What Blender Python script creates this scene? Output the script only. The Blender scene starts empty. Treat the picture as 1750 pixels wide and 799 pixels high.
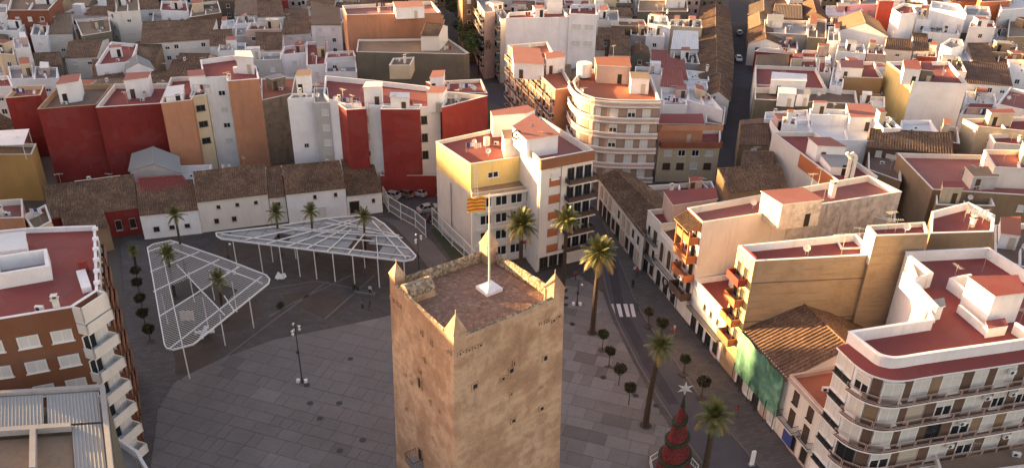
import bpy, math, random
from mathutils import Vector, Matrix, noise
random.seed(7)
sc = bpy.context.scene
R = math.radians
# ---------------------------------------------------------------- camera
FPX, PITCH, HCAM, ROLL = 1370.0, R(28.06), 66.0, R(1.07)
cam_d = bpy.data.cameras.new('camera'); cam = bpy.data.objects.new('camera', cam_d)
sc.collection.objects.link(cam)
cam_d.sensor_width = 36; cam_d.lens = 36 * FPX / 1750; cam_d.clip_start = 1; cam_d.clip_end = 6000
cam.matrix_world = Matrix.Translation((0, 0, HCAM)) @ Matrix.Rotation(R(90) - PITCH, 4, 'X') @ Matrix.Rotation(ROLL, 4, 'Z')
sc.camera = cam
sc.render.resolution_x = 1024; sc.render.resolution_y = 467
# ---------------------------------------------------------------- light
SUN_EL, SUN_AZ = R(7.0), R(-68)          # azimuth measured from +Y towards +X: the sun stands low on the left
world = bpy.data.worlds.new('World'); sc.world = world; world.use_nodes = True
nt = world.node_tree; bg = nt.nodes['Background']
sky = nt.nodes.new('ShaderNodeTexSky'); sky.sky_type = 'NISHITA'; sky.sun_disc = False
sky.sun_elevation = SUN_EL; sky.sun_rotation = SUN_AZ
sky.air_density = 1.0; sky.dust_density = 1.2; sky.ozone_density = 1.0
tint = nt.nodes.new('ShaderNodeMix'); tint.data_type = 'RGBA'; tint.blend_type = 'MULTIPLY'; tint.inputs[0].default_value = 1
tint.inputs[7].default_value = (1.27, .93, .82, 1); nt.links.new(sky.outputs[0], tint.inputs[6])
nt.links.new(tint.outputs[2], bg.inputs[0]); bg.inputs[1].default_value = 0.09
sun_d = bpy.data.lights.new('sun', 'SUN'); sun_d.energy = 5.0; sun_d.angle = R(0.5); sun_d.color = (1.0, 0.66, 0.27)
sun = bpy.data.objects.new('sun', sun_d); sc.collection.objects.link(sun)
sdir = Vector((math.sin(SUN_AZ) * math.cos(SUN_EL), math.cos(SUN_AZ) * math.cos(SUN_EL), math.sin(SUN_EL)))
sun.rotation_euler = sdir.to_track_quat('Z', 'Y').to_euler()
sun.location = (-300, 0, 120)
vs = sc.view_settings; vs.view_transform = 'Standard'; vs.look = 'None'; vs.gamma = 1; vs.exposure = 2.82
# ---------------------------------------------------------------- survey: a pixel of the photograph at a known height gives a place
_c, _s = math.cos(PITCH), math.sin(PITCH); _cr, _sr = math.cos(ROLL), math.sin(ROLL)
def at(x, y, z=0.0):
    a = (x - 875) / FPX; b = -(y - 399.5) / FPX
    u = a * _cr - b * _sr; v = a * _sr + b * _cr
    d = (u, _c + v * _s, -_s + v * _c); t = (z - HCAM) / d[2]
    return Vector((d[0] * t, d[1] * t, z))
def inv(p):
    Z = p[2] - HCAM; dep = p[1] * _c - Z * _s; up = p[1] * _s + Z * _c
    u, v = p[0] / dep, up / dep
    return 875 + (u * _cr + v * _sr) * FPX, 399.5 - (-u * _sr + v * _cr) * FPX
def pp(s, z=0.0):
    return [at(float(a.split(',')[0]), float(a.split(',')[1]), z) for a in s.split()]
# ---------------------------------------------------------------- materials
MATS = {}
def nodes(name):
    m = bpy.data.materials.new(name); m.use_nodes = True; t = m.node_tree
    return m, t, t.nodes['Principled BSDF']
def N(t, ty, **k):
    n = t.nodes.new(ty)
    for a, b in k.items():
        if a in ('ins',):
            for i, v in b.items(): n.inputs[i].default_value = v
        else: setattr(n, a, b)
    return n
def rgba(c): return (c[0], c[1], c[2], 1)
def ramp(t, f, stops):
    r = N(t, 'ShaderNodeValToRGB'); t.links.new(f, r.inputs[0]); e = r.color_ramp.elements
    while len(e) < len(stops): e.new(0.5)
    for i, (p, c) in enumerate(stops): e[i].position = p; e[i].color = rgba(c)
    return r.outputs[0]
def mixc(t, fac, a, b, mode='MIX'):
    m = N(t, 'ShaderNodeMix', data_type='RGBA', blend_type=mode)
    for s, v in ((0, fac), (6, a), (7, b)):
        if hasattr(v, 'is_linked') or hasattr(v, 'links'): t.links.new(v, m.inputs[s])
        else: m.inputs[s].default_value = v if s == 0 else rgba(v)
    return m.outputs[2]
def noise_out(t, scale, detail=4, rough=.6, vec=None, ty='ShaderNodeTexNoise', out=0):
    n = N(t, ty); n.inputs['Scale'].default_value = scale
    if ty == 'ShaderNodeTexNoise':
        n.inputs['Detail'].default_value = detail; n.inputs['Roughness'].default_value = rough
    if vec is not None: t.links.new(vec, n.inputs['Vector'])
    return n.outputs[out]
def pos(t, sc3=None):
    g = N(t, 'ShaderNodeNewGeometry').outputs['Position']
    if sc3:
        m = N(t, 'ShaderNodeVectorMath', operation='MULTIPLY'); t.links.new(g, m.inputs[0]); m.inputs[1].default_value = sc3
        return m.outputs[0]
    return g
def bump(t, b, h, s=.3, d=.05):
    n = N(t, 'ShaderNodeBump'); n.inputs['Strength'].default_value = s; n.inputs['Distance'].default_value = d
    t.links.new(h, n.inputs['Height']); t.links.new(n.outputs[0], b.inputs['Normal'])
def plaster(name, c, dirt=.35, dirtc=None, rough=.9, scale=.25, strk=(1.3, 1.3, .12)):
    """painted render: patches of wear, rain streaks, fine grain"""
    m, t, b = nodes(name); dc = dirtc or tuple(x * .55 for x in c)
    p = pos(t); ps = pos(t, strk)
    big = noise_out(t, scale, 6, .65, p); st = noise_out(t, 1.0, 5, .6, ps); fine = noise_out(t, 6, 3, .6, p)
    f1 = ramp(t, big, [(.42, (0, 0, 0)), (.70, (1, 1, 1))]); f2 = ramp(t, st, [(.50, (0, 0, 0)), (.72, (1, 1, 1))])
    mul = N(t, 'ShaderNodeMath', operation='MAXIMUM'); t.links.new(f1, mul.inputs[0]); t.links.new(f2, mul.inputs[1])
    m2 = N(t, 'ShaderNodeMath', operation='MULTIPLY'); t.links.new(mul.outputs[0], m2.inputs[0]); m2.inputs[1].default_value = dirt
    col = mixc(t, m2.outputs[0], c, dc)
    vo = N(t, 'ShaderNodeTexVoronoi', distance='MANHATTAN'); vo.inputs['Scale'].default_value = .33; t.links.new(pos(t, (1, 1, 1.3)), vo.inputs['Vector']); sp = N(t, 'ShaderNodeSeparateColor'); t.links.new(vo.outputs['Color'], sp.inputs[0])
    col = mixc(t, ramp(t, sp.outputs[0], [(.72, (0, 0, 0)), (.76, (.22, .22, .22))]), col, tuple(min(.85, x * .7 + .07) for x in c))
    col = mixc(t, .25, col, ramp(t, fine, [(.3, tuple(x * .8 for x in c)), (.7, tuple(min(1, x * 1.15) for x in c))]))
    t.links.new(col, b.inputs['Base Color']); b.inputs['Roughness'].default_value = rough
    bump(t, b, fine, .25, .04); MATS[name] = m; return m
def metal(name, c, rough=.45, met=.0):
    m, t, b = nodes(name); f = noise_out(t, 3, 3, .6, pos(t))
    t.links.new(mixc(t, f, tuple(x * .85 for x in c), c), b.inputs['Base Color'])
    b.inputs['Roughness'].default_value = rough; b.inputs['Metallic'].default_value = met; MATS[name] = m; return m
def tilemat(name, c1, c2, c3):
    m, t, b = nodes(name)
    v = N(t, 'ShaderNodeTexVoronoi'); v.inputs['Scale'].default_value = 1; t.links.new(pos(t, (5.2, 5.2, 5.2)), v.inputs['Vector'])
    sep = N(t, 'ShaderNodeSeparateColor'); t.links.new(v.outputs['Color'], sep.inputs[0])
    col = ramp(t, sep.outputs[0], [(0, c1), (.35, c2), (.7, c2), (1, c3)])
    big = noise_out(t, .35, 5, .7, pos(t))
    col = mixc(t, ramp(t, big, [(.4, (0, 0, 0)), (.7, (.75, .75, .75))]), col, tuple(x * .55 for x in c1))
    t.links.new(col, b.inputs['Base Color']); b.inputs['Roughness'].default_value = .95
    bump(t, b, v.outputs['Distance'], .5, .05); MATS[name] = m; return m
PAL = dict(W=(.80, .77, .78), C=(.60, .48, .33), P=(.48, .22, .125), K=(.52, .36, .31), R=(.235, .027, .023), T=(.26, .17, .10),
           Y=(.74, .57, .24), G=(.36, .33, .32), B=(.13, .075, .052), O=(.46, .15, .06), Z=(.46, .26, .09), X=(.27, .20, .14), V=(.16, .135, .10), Q=(.22, .07, .035),
           L=(.72, .655, .60), H=(.50, .47, .45), N=(.33, .215, .125))
NAMES = dict(W='white', C='cream', P='peach', K='pink', R='deep red', T='tan', Y='ochre', G='grey', B='brown', O='orange',
             Z='ochre', X='rough brown', V='olive grey', Q='brick red', L='off-white', H='pale grey', N='sandy')
for k, c in PAL.items(): plaster('wall_' + k, c, .7 if k in 'RPO' else .45 if k in 'WL' else .6)
plaster('wall_N', (.36, .25, .155), .9, (.18, .115, .065), scale=.4, strk=(.12, .12, 1.7)); plaster('wall_X', (.27, .20, .14), .95, (.09, .062, .045), scale=.9); plaster('wall_M', (.62, .55, .48), .95, (.14, .10, .07), scale=.8)      # mottled peeling render
plaster('roof_r', (.225, .043, .038), .6, (.13, .045, .04)); plaster('roof_o', (.30, .085, .045), .6, (.2, .08, .06))
plaster('roof_g', (.27, .26, .265), .6); plaster('roof_b', (.16, .10, .075), .6); plaster('roof_w', (.66, .65, .66), .4)
plaster('roof_k', (.29, .10, .085), .5); plaster('roof_d', (.055, .052, .055), .3)
plaster('roof_v', (.24, .165, .11), .6, (.13, .07, .05))
tilemat('roof_t', (.085, .045, .030), (.175, .098, .060), (.32, .21, .125))
tilemat('roof_T', (.09, .048, .032), (.155, .085, .055), (.25, .15, .10))
metal('roof_m', (.30, .30, .30), .85, .0); metal('white_metal', (.72, .70, .68), .45); metal('dark_metal', (.045, .042, .04), .5)
metal('grey_metal', (.30, .30, .31), .5, .4); metal('steel', (.62, .58, .52), .35, .7)
metal('white_frame', (.76, .74, .72), .5); metal('shutter', (.66, .63, .60), .6); metal('banner_blue', (.04, .065, .25), .7); metal('brown_wood', (.085, .045, .028), .7)
metal('beige_shutter', (.52, .45, .36), .6); metal('dark_void', (.018, .014, .012), .8); metal('terracotta_band', (.42, .14, .06), .8)
m, t, b = nodes('glass_dark'); b.inputs['Base Color'].default_value = (.02, .022, .026, 1); b.inputs['Roughness'].default_value = .12; MATS['glass_dark'] = m
m, t, b = nodes('glass_grey'); b.inputs['Base Color'].default_value = (.13, .14, .15, 1); b.inputs['Roughness'].default_value = .2; MATS['glass_grey'] = m
def MT(k): return MATS[k] if k in MATS else MATS['wall_' + k]
# ---------------------------------------------------------------- mesh builder
class MB:
    def __init__(s): s.v, s.f, s.m = [], [], []
    def face(s, pts, m=0):
        i = len(s.v); s.v += [tuple(p) for p in pts]; s.f.append(tuple(range(i, i + len(pts)))); s.m.append(m)
    def prism(s, poly, z0, z1, m=0, mt=None, bottom=False):
        n = len(poly); i = len(s.v)
        s.v += [(p[0], p[1], z0) for p in poly] + [(p[0], p[1], z1) for p in poly]
        for k in range(n):
            j = (k + 1) % n; s.f.append((i + k, i + j, i + n + j, i + n + k)); s.m.append(m)
        s.f.append(tuple(range(i + n, i + 2 * n))); s.m.append(m if mt is None else mt)
        if bottom: s.f.append(tuple(range(i + n - 1, i - 1, -1))); s.m.append(m)
    def ring(s, outer, inner, z0, z1, mo=0, mi=0, mt=0, soffit=False):
        n = len(outer)
        for k in range(n):
            j = (k + 1) % n; a, b_, c, d = outer[k], outer[j], inner[j], inner[k]
            s.face([(a[0], a[1], z0), (b_[0], b_[1], z0), (b_[0], b_[1], z1), (a[0], a[1], z1)], mo)
            s.face([(c[0], c[1], z0), (d[0], d[1], z0), (d[0], d[1], z1), (c[0], c[1], z1)], mi)
            s.face([(a[0], a[1], z1), (b_[0], b_[1], z1), (c[0], c[1], z1), (d[0], d[1], z1)], mt)
            if soffit: s.face([(d[0], d[1], z0), (c[0], c[1], z0), (b_[0], b_[1], z0), (a[0], a[1], z0)], mt)
    def box(s, c, sx, sy, sz, rz=0, m=0):
        ca, sa = math.cos(rz), math.sin(rz)
        P = [(c[0] + x * ca - y * sa, c[1] + x * sa + y * ca) for x, y in ((-sx / 2, -sy / 2), (sx / 2, -sy / 2), (sx / 2, sy / 2), (-sx / 2, sy / 2))]
        s.prism(P, c[2], c[2] + sz, m, bottom=True)
    def tube(s, p, q, r, r2=None, n=6, m=0, cap=True):
        p, q = Vector(p), Vector(q); r2 = r if r2 is None else r2; d = (q - p)
        if d.length < 1e-6: return
        d.normalize(); a = d.orthogonal().normalized(); b_ = d.cross(a); i = len(s.v)
        for c, rr in ((p, r), (q, r2)):
            for k in range(n):
                t_ = 2 * math.pi * k / n; s.v.append(tuple(c + a * (math.cos(t_) * rr) + b_ * (math.sin(t_) * rr)))
        for k in range(n): j = (k + 1) % n; s.f.append((i + k, i + j, i + n + j, i + n + k)); s.m.append(m)
        if cap:
            s.f.append(tuple(range(i + n - 1, i - 1, -1))); s.m.append(m); s.f.append(tuple(range(i + n, i + 2 * n))); s.m.append(m)
    def bar(s, p, q, w, h, m=0):
        """square bar from p to q, w wide, h high, top at z"""
        p, q = Vector(p), Vector(q); d = (q - p); d.normalize(); up = Vector((0, 0, 1))
        sd = d.cross(up)
        if sd.length < 1e-3: sd = Vector((1, 0, 0))
        sd.normalize(); u2 = sd.cross(d); a = sd * w / 2; b_ = u2 * h / 2
        A = [p - a - b_, p + a - b_, p + a + b_, p - a + b_]; B = [q - a - b_, q + a - b_, q + a + b_, q - a + b_]
        for k in range(4): j = (k + 1) % 4; s.face([A[k], A[j], B[j], B[k]], m)
        s.face(A[::-1], m); s.face(B, m)
    def mesh(s, name, mats, origin=(0, 0, 0), smooth=False):
        me = bpy.data.meshes.new(name); o = origin
        me.from_pydata([(x - o[0], y - o[1], z - o[2]) for x, y, z in s.v], [], s.f)
        for k in mats: me.materials.append(MT(k))
        me.polygons.foreach_set('material_index', s.m)
        if smooth: me.polygons.foreach_set('use_smooth', [True] * len(s.f))
        me.update(); return me
    def build(s, name, mats, parent=None, origin=None, smooth=False, kind=None):
        o = origin if origin is not None else (parent['org'] if parent is not None and 'org' in parent else (0, 0, 0))
        return link(name, s.mesh(name, mats, o, smooth), parent, (0, 0, 0) if parent is not None else o, kind=kind)
def link(name, data, parent=None, loc=(0, 0, 0), rz=0, scale=None, kind=None):
    o = bpy.data.objects.new(name, data); sc.collection.objects.link(o)
    if parent is not None: o.parent = parent
    o.location = loc
    if rz: o.rotation_euler = (0, 0, rz)
    if scale: o.scale = scale
    if kind: o['kind'] = kind
    return o
def thing(name, label, cat, loc, group=None):
    o = link(name, None, None, loc); o.empty_display_size = .5
    o['org'] = tuple(loc); o['label'] = label; o['category'] = cat
    if group: o['group'] = group
    return o
def tag(o, label, cat, group=None):
    o['label'] = label; o['category'] = cat
    if group: o['group'] = group
    return o
def structure(o): o['kind'] = 'structure'; return o
def copy_tree(o, loc=None, rz=None, label=None, group=None, scale=None):
    r = o.copy(); sc.collection.objects.link(r)
    if loc is not None: r.location = loc
    if rz is not None: r.rotation_euler = (0, 0, rz)
    if scale: r.scale = scale
    if label: r['label'] = label
    if group: r['group'] = group
    for ch in list(o.children):
        c = ch.copy(); sc.collection.objects.link(c); c.parent = r
        for g in ch.children:
            d = g.copy(); sc.collection.objects.link(d); d.parent = c
    return r
def area2(P): return sum(P[i][0] * P[(i + 1) % len(P)][1] - P[(i + 1) % len(P)][0] * P[i][1] for i in range(len(P)))
def inset(P, d):
    n = len(P); out = []
    for i in range(n):
        a, b_, c = Vector(P[i - 1][:2]), Vector(P[i][:2]), Vector(P[(i + 1) % n][:2])
        d1 = (b_ - a).normalized(); d2 = (c - b_).normalized()
        n1 = Vector((-d1.y, d1.x)); n2 = Vector((-d2.y, d2.x)); k = 1 + n1.dot(n2)
        q = b_ + (n1 + n2) * (d / max(k, .35)); out.append((q.x, q.y))
    return out
def centroid(P): return (sum(p[0] for p in P) / len(P), sum(p[1] for p in P) / len(P))
def clip(S, Rct):
    """the part of polygon S inside the convex counter-clockwise polygon Rct"""
    for i in range(len(Rct)):
        a, b_ = Rct[i], Rct[(i + 1) % len(Rct)]; out = []
        def sd(p): return (b_[0] - a[0]) * (p[1] - a[1]) - (b_[1] - a[1]) * (p[0] - a[0])
        for k in range(len(S)):
            p, q = S[k - 1], S[k]; sp_, sq = sd(p), sd(q)
            if (sp_ >= 0) != (sq >= 0): t_ = sp_ / (sp_ - sq); out.append((p[0] + (q[0] - p[0]) * t_, p[1] + (q[1] - p[1]) * t_))
            if sq >= 0: out.append((q[0], q[1]))
        S = out
        if len(S) < 3: return []
    return S
def lerp(a, b_, t_): return tuple(a[i] + (b_[i] - a[i]) * t_ for i in range(len(a)))
# ---------------------------------------------------------------- windows (unit size, facing -Y, shared meshes)
def rect(mb, x0, x1, z0, z1, y0, y1, m):
    mb.prism([(x0, y0), (x1, y0), (x1, y1), (x0, y1)], z0, z1, m, bottom=True)
def frame_mesh(name, mat, fw=.07, mull=True, sill=True):
    mb = MB()
    rect(mb, -.5, -.5 + fw, -.5, .5, -.08, 0, 0); rect(mb, .5 - fw, .5, -.5, .5, -.08, 0, 0)
    rect(mb, -.5 + fw, .5 - fw, .5 - fw, .5, -.08, 0, 0); rect(mb, -.5 + fw, .5 - fw, -.5, -.5 + fw, -.08, 0, 0)
    if mull: rect(mb, -.03, .03, -.5 + fw, .5 - fw, -.06, 0, 0)
    if sill: rect(mb, -.56, .56, -.56, -.5, -.2, 0, 0)
    return mb.mesh(name, [mat])
def pane_mesh(name, mat, y=-.02, z0=-.44, z1=.44, slats=0):
    mb = MB()
    if slats:
        for k in range(slats):
            a = z0 + (z1 - z0) * k / slats; b_ = z0 + (z1 - z0) * (k + .93) / slats
            rect(mb, -.44, .44, a, b_, -.05, 0, 0)
    else: rect(mb, -.44, .44, z0, z1, y, 0, 0)
    return mb.mesh(name, [mat])
WF = frame_mesh('window_frame_white', 'white_frame'); DF = frame_mesh('window_frame_dark', 'dark_metal', .05)
PF = frame_mesh('window_frame_plain', 'wall_K', .05, False); CF = frame_mesh('window_frame_cream', 'wall_L', .09, False)
GD = pane_mesh('pane_dark', 'glass_dark'); SW = pane_mesh('shutter_white', 'shutter', slats=7); SB = pane_mesh('shutter_brown', 'brown_wood', slats=7)
SE = pane_mesh('shutter_beige', 'beige_shutter', slats=7); VD = pane_mesh('void_dark', 'dark_void')
_h = MB(); rect(_h, -.44, .44, -.44, .05, -.02, 0, 0)
for k in range(4): rect(_h, -.44, .44, .05 + k * .097, .05 + k * .097 + .09, -.06, 0, 1)
HW = _h.mesh('half_shutter', ['glass_dark', 'shutter'])
WTY = {'w': (WF, GD, 'pane'), 's': (WF, SW, 'shutter'), 'h': (WF, HW, 'shutter'), 'b': (CF, SB, 'shutter'), 'e': (PF, SE, 'shutter'),
       'd': (DF, VD, 'pane'), 'k': (PF, VD, 'pane'), 'B': (DF, SB, 'shutter'), 'n': (CF, GD, 'pane'), 'g': (DF, GD, 'pane')}
def window(par, p, ang, w, h, ty, name='window', out=.015):
    fr, pa, nm = WTY[ty]; o = par['org']
    q = Vector((p[0] - o[0], p[1] - o[1], p[2] - o[2])) + Vector((math.sin(ang), -math.cos(ang), 0)) * out
    f = link(name, fr, par, q, ang, (w, 1, h)); link(nm, pa, f)
    return f
def wall_windows(par, A, B, specs):
    """A->B edge (outside on its right).  spec: (n, [z centres], w, h, types, u0, u1)"""
    dx, dy = B[0] - A[0], B[1] - A[1]; ang = math.atan2(dy, dx); rr = random.Random(int(abs(A[0] * 13 + A[1] * 7)))
    for n, zs, w, h, types, u0, u1 in specs:
        for z in zs:
            for k in range(n):
                u = u0 + (u1 - u0) * ((k + .5) / n); window(par, (A[0] + dx * u, A[1] + dy * u, z), ang, w, h, rr.choice(types), 'door' if h > 1.9 and z < 1.6 else 'window')
def autowin(A, B, z, wall, dens=3.2, z0=0, types=None, h=1.25, w=1.15):
    L = math.hypot(B[0] - A[0], B[1] - A[1]); n = max(1, int((L - .8) / dens)); fl = max(1, int((z - .9) / 3.0))
    zs = [z - .95 - 1.5 - 3.0 * k for k in range(fl) if z - 2.45 - 3.0 * k > z0 + .8]
    return [(n, zs, w, h, types or ('wsh' if wall in 'WLCKH' else 'wsbh'), .04, .96)]
# ---------------------------------------------------------------- rooftop fittings
def antenna(par, x, y, z, h=2.6, rr=random):
    mb = MB(); mb.tube((x, y, z), (x, y, z + h), .035, .025, 5); a = rr.uniform(0, 3.1); ca, sa = math.cos(a), math.sin(a)
    mb.bar((x - .7 * ca, y - .7 * sa, z + h - .2), (x + .7 * ca, y + .7 * sa, z + h - .2), .04, .04)
    for k in range(6):
        t_ = -.65 + k * .26; cx, cy = x + t_ * ca, y + t_ * sa; l = .38 - .03 * k
        mb.bar((cx + l * sa, cy - l * ca, z + h - .2), (cx - l * sa, cy + l * ca, z + h - .2), .03, .03)
    mb.build('antenna', ['steel'], par)
def dish(par, x, y, z, r=.45):
    mb = MB(); mb.tube((x, y, z), (x, y, z + .9), .03, n=5); c = Vector((x, y - .1, z + 1.0)); ax = Vector((-.35, -.8, .45)).normalized()
    a = ax.orthogonal().normalized(); b_ = ax.cross(a); pts = []
    for k in range(12): t_ = k * math.pi / 6; pts.append(c + (a * math.cos(t_) + b_ * math.sin(t_)) * r + ax * .12)
    for k in range(12): mb.face([c, pts[k], pts[(k + 1) % 12]], 0)
    mb.build('satellite_dish', ['wall_L'], par)
def chimney(par, x, y, z, h=1.3, w=.5, col='L'):
    mb = MB(); mb.box((x, y, z), w, w, h, .3, 0); mb.box((x, y, z + h), w + .2, w + .2, .1, .3, 0)
    mb.box((x, y, z + h + .1), w * .6, w * .6, .3, .3, 1); mb.box((x, y, z + h + .4), w + .1, w + .1, .07, .3, 0); mb.build('chimney', [col, 'dark_metal'], par)
def ac_unit(par, x, y, z, rz=0):
    mb = MB(); mb.box((x, y, z), .8, .3, .55, rz, 0)
    ca, sa = math.cos(rz), math.sin(rz); c = Vector((x - .12 * ca + .155 * sa, y - .12 * sa - .155 * ca, z + .28)); d = Vector((sa, -ca, 0))
    mb.tube(c, c + d * .02, .2, n=12, m=1); mb.build('air_conditioner', ['white_frame', 'dark_metal'], par)
def roofbox(par, poly, z0, z1, wall, roof, name='stair_tower', over=.12, door=True, win=None):
    mb = MB(); mb.prism(poly, z0, z1, 0); b_ = mb.build(name, [wall], par)
    mb = MB(); mb.prism(inset(poly, -over), z1 + .003, z1 + .16, 0, 1, bottom=True)
    s = mb.mesh('roof_slab', ['wall_L', 'roof_' + roof], par['org']); link('roof_slab', s, b_)
    if door:
        A, B = poly[0], poly[1]; L = math.hypot(B[0] - A[0], B[1] - A[1]); ang = math.atan2(B[1] - A[1], B[0] - A[0]); u = random.choice((.25, .7))
        if L > 1.6:
            o = par['org']; p = lerp(A, B, u); q = (p[0] - o[0] + math.sin(ang) * .015, p[1] - o[1] - math.cos(ang) * .015, z0 + 1.02)
            link('door', random.choice((SB, SE, VD)), b_, q, ang, (.95, 1, 2.2))
    return b_
# ---------------------------------------------------------------- tiled slopes with real pan-and-cover ribs
def tiled(mb, A, B, C, D, m=0, rib=.42, hh=.13):
    """A-B eave (outside on the right), D-C ridge above it"""
    A, B, C, D = map(Vector, (A, B, C, D)); L = max((B - A).length, (C - D).length); n = max(3, int(L / rib)); nrm = (B - A).cross(D - A).normalized()
    prof = ((0, 0), (.16, .8), (.34, 1), (.52, .8), (.68, 0))
    prev = None
    for i in range(n):
        for u, h in prof:
            t_ = (i + u) / n; p = A + (B - A) * t_ + nrm * (h * hh); q = D + (C - D) * t_ + nrm * (h * hh)
            if prev: mb.face([prev[0], p, q, prev[1]], m)
            prev = (p, q)
    mb.face([prev[0], B, C, prev[1]], m)
# ---------------------------------------------------------------- buildings
FOOT = []      # footprints, for keeping filler houses off them
REG = []       # (short name, image point, object)
def up4(pts):
    if len(pts) == 3: pts = pts + [pts[0] + (pts[2] - pts[1])]
    if area2(pts) < 0: pts = pts[::-1]
    return pts
def gable_roof(par, P, z, rise, along, mat, wallk, over=.35, rib=.42):
    """P 4 corners FL FR BR BL; along 'x': ridge parallel to the front edge; 'y': ridge runs back; 's': single slope down to the front"""
    P = [Vector((p[0], p[1], z)) for p in P]; up = Vector((0, 0, rise)); mb = MB(); g = MB(); g2 = MB(); rd = MB(); tk = Vector((0, 0, -.13))
    def slope(a, b_, c, d):
        tiled(mb, a, b_, c, d, 0, rib)
        mb.face([d + tk, c + tk, b_ + tk, a + tk], 1); mb.face([a + tk, b_ + tk, b_, a], 1); mb.face([b_ + tk, c + tk, c, b_], 1); mb.face([d + tk, a + tk, a, d], 1)
    def ex(a, b_, k): return a + (a - b_).normalized() * k
    if along == 'x':
        m1, m2 = (P[0] + P[3]) / 2 + up, (P[1] + P[2]) / 2 + up; dn = up * (over * 2 / max((P[3] - P[0]).length, 1))
        a, b_ = ex(P[0], P[3], over) - dn, ex(P[1], P[2], over) - dn; c, d = ex(P[2], P[1], over) - dn, ex(P[3], P[0], over) - dn
        slope(a, b_, m2, m1); slope(c, d, m1, m2)
        g.face([P[1], P[2], m2 - Vector((0, 0, .1))]); g2.face([P[3], P[0], m1 - Vector((0, 0, .1))])
    elif along == 'y':
        m1, m2 = (P[0] + P[1]) / 2 + up, (P[3] + P[2]) / 2 + up; dn = up * (over * 2 / max((P[1] - P[0]).length, 1))
        a, b_ = ex(P[1], P[0], over) - dn, ex(P[2], P[3], over) - dn; c, d = ex(P[3], P[2], over) - dn, ex(P[0], P[1], over) - dn
        slope(a, b_, m2, m1); slope(c, d, m1, m2)
        g.face([P[0], P[1], m1 - Vector((0, 0, .1))]); g2.face([P[2], P[3], m2 - Vector((0, 0, .1))])
    else:
        m1, m2 = P[3] + up, P[2] + up; dn = up * (over / max((P[3] - P[0]).length, 1))
        slope(ex(P[0], P[3], over) - dn, ex(P[1], P[2], over) - dn, m2, m1)
        q = Vector((0, 0, -.14)); g.face([P[1], P[2], m2 + q]); g.face([P[3], P[0], m1 + q]); g.face([P[2], P[3], m1 + q, m2 + q])
    r = mb.build('roof_tiles', [mat, 'wall_T'], par, kind='stuff'); g.build('gable', [wallk], par); g2.build('gable', [wallk], par) if g2.f else None
    rd.tube(m1 + Vector((0, 0, .05)), m2 + Vector((0, 0, .05)), .13, n=6); rd.build('ridge', [mat], par)
    return (m1, m2)
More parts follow.
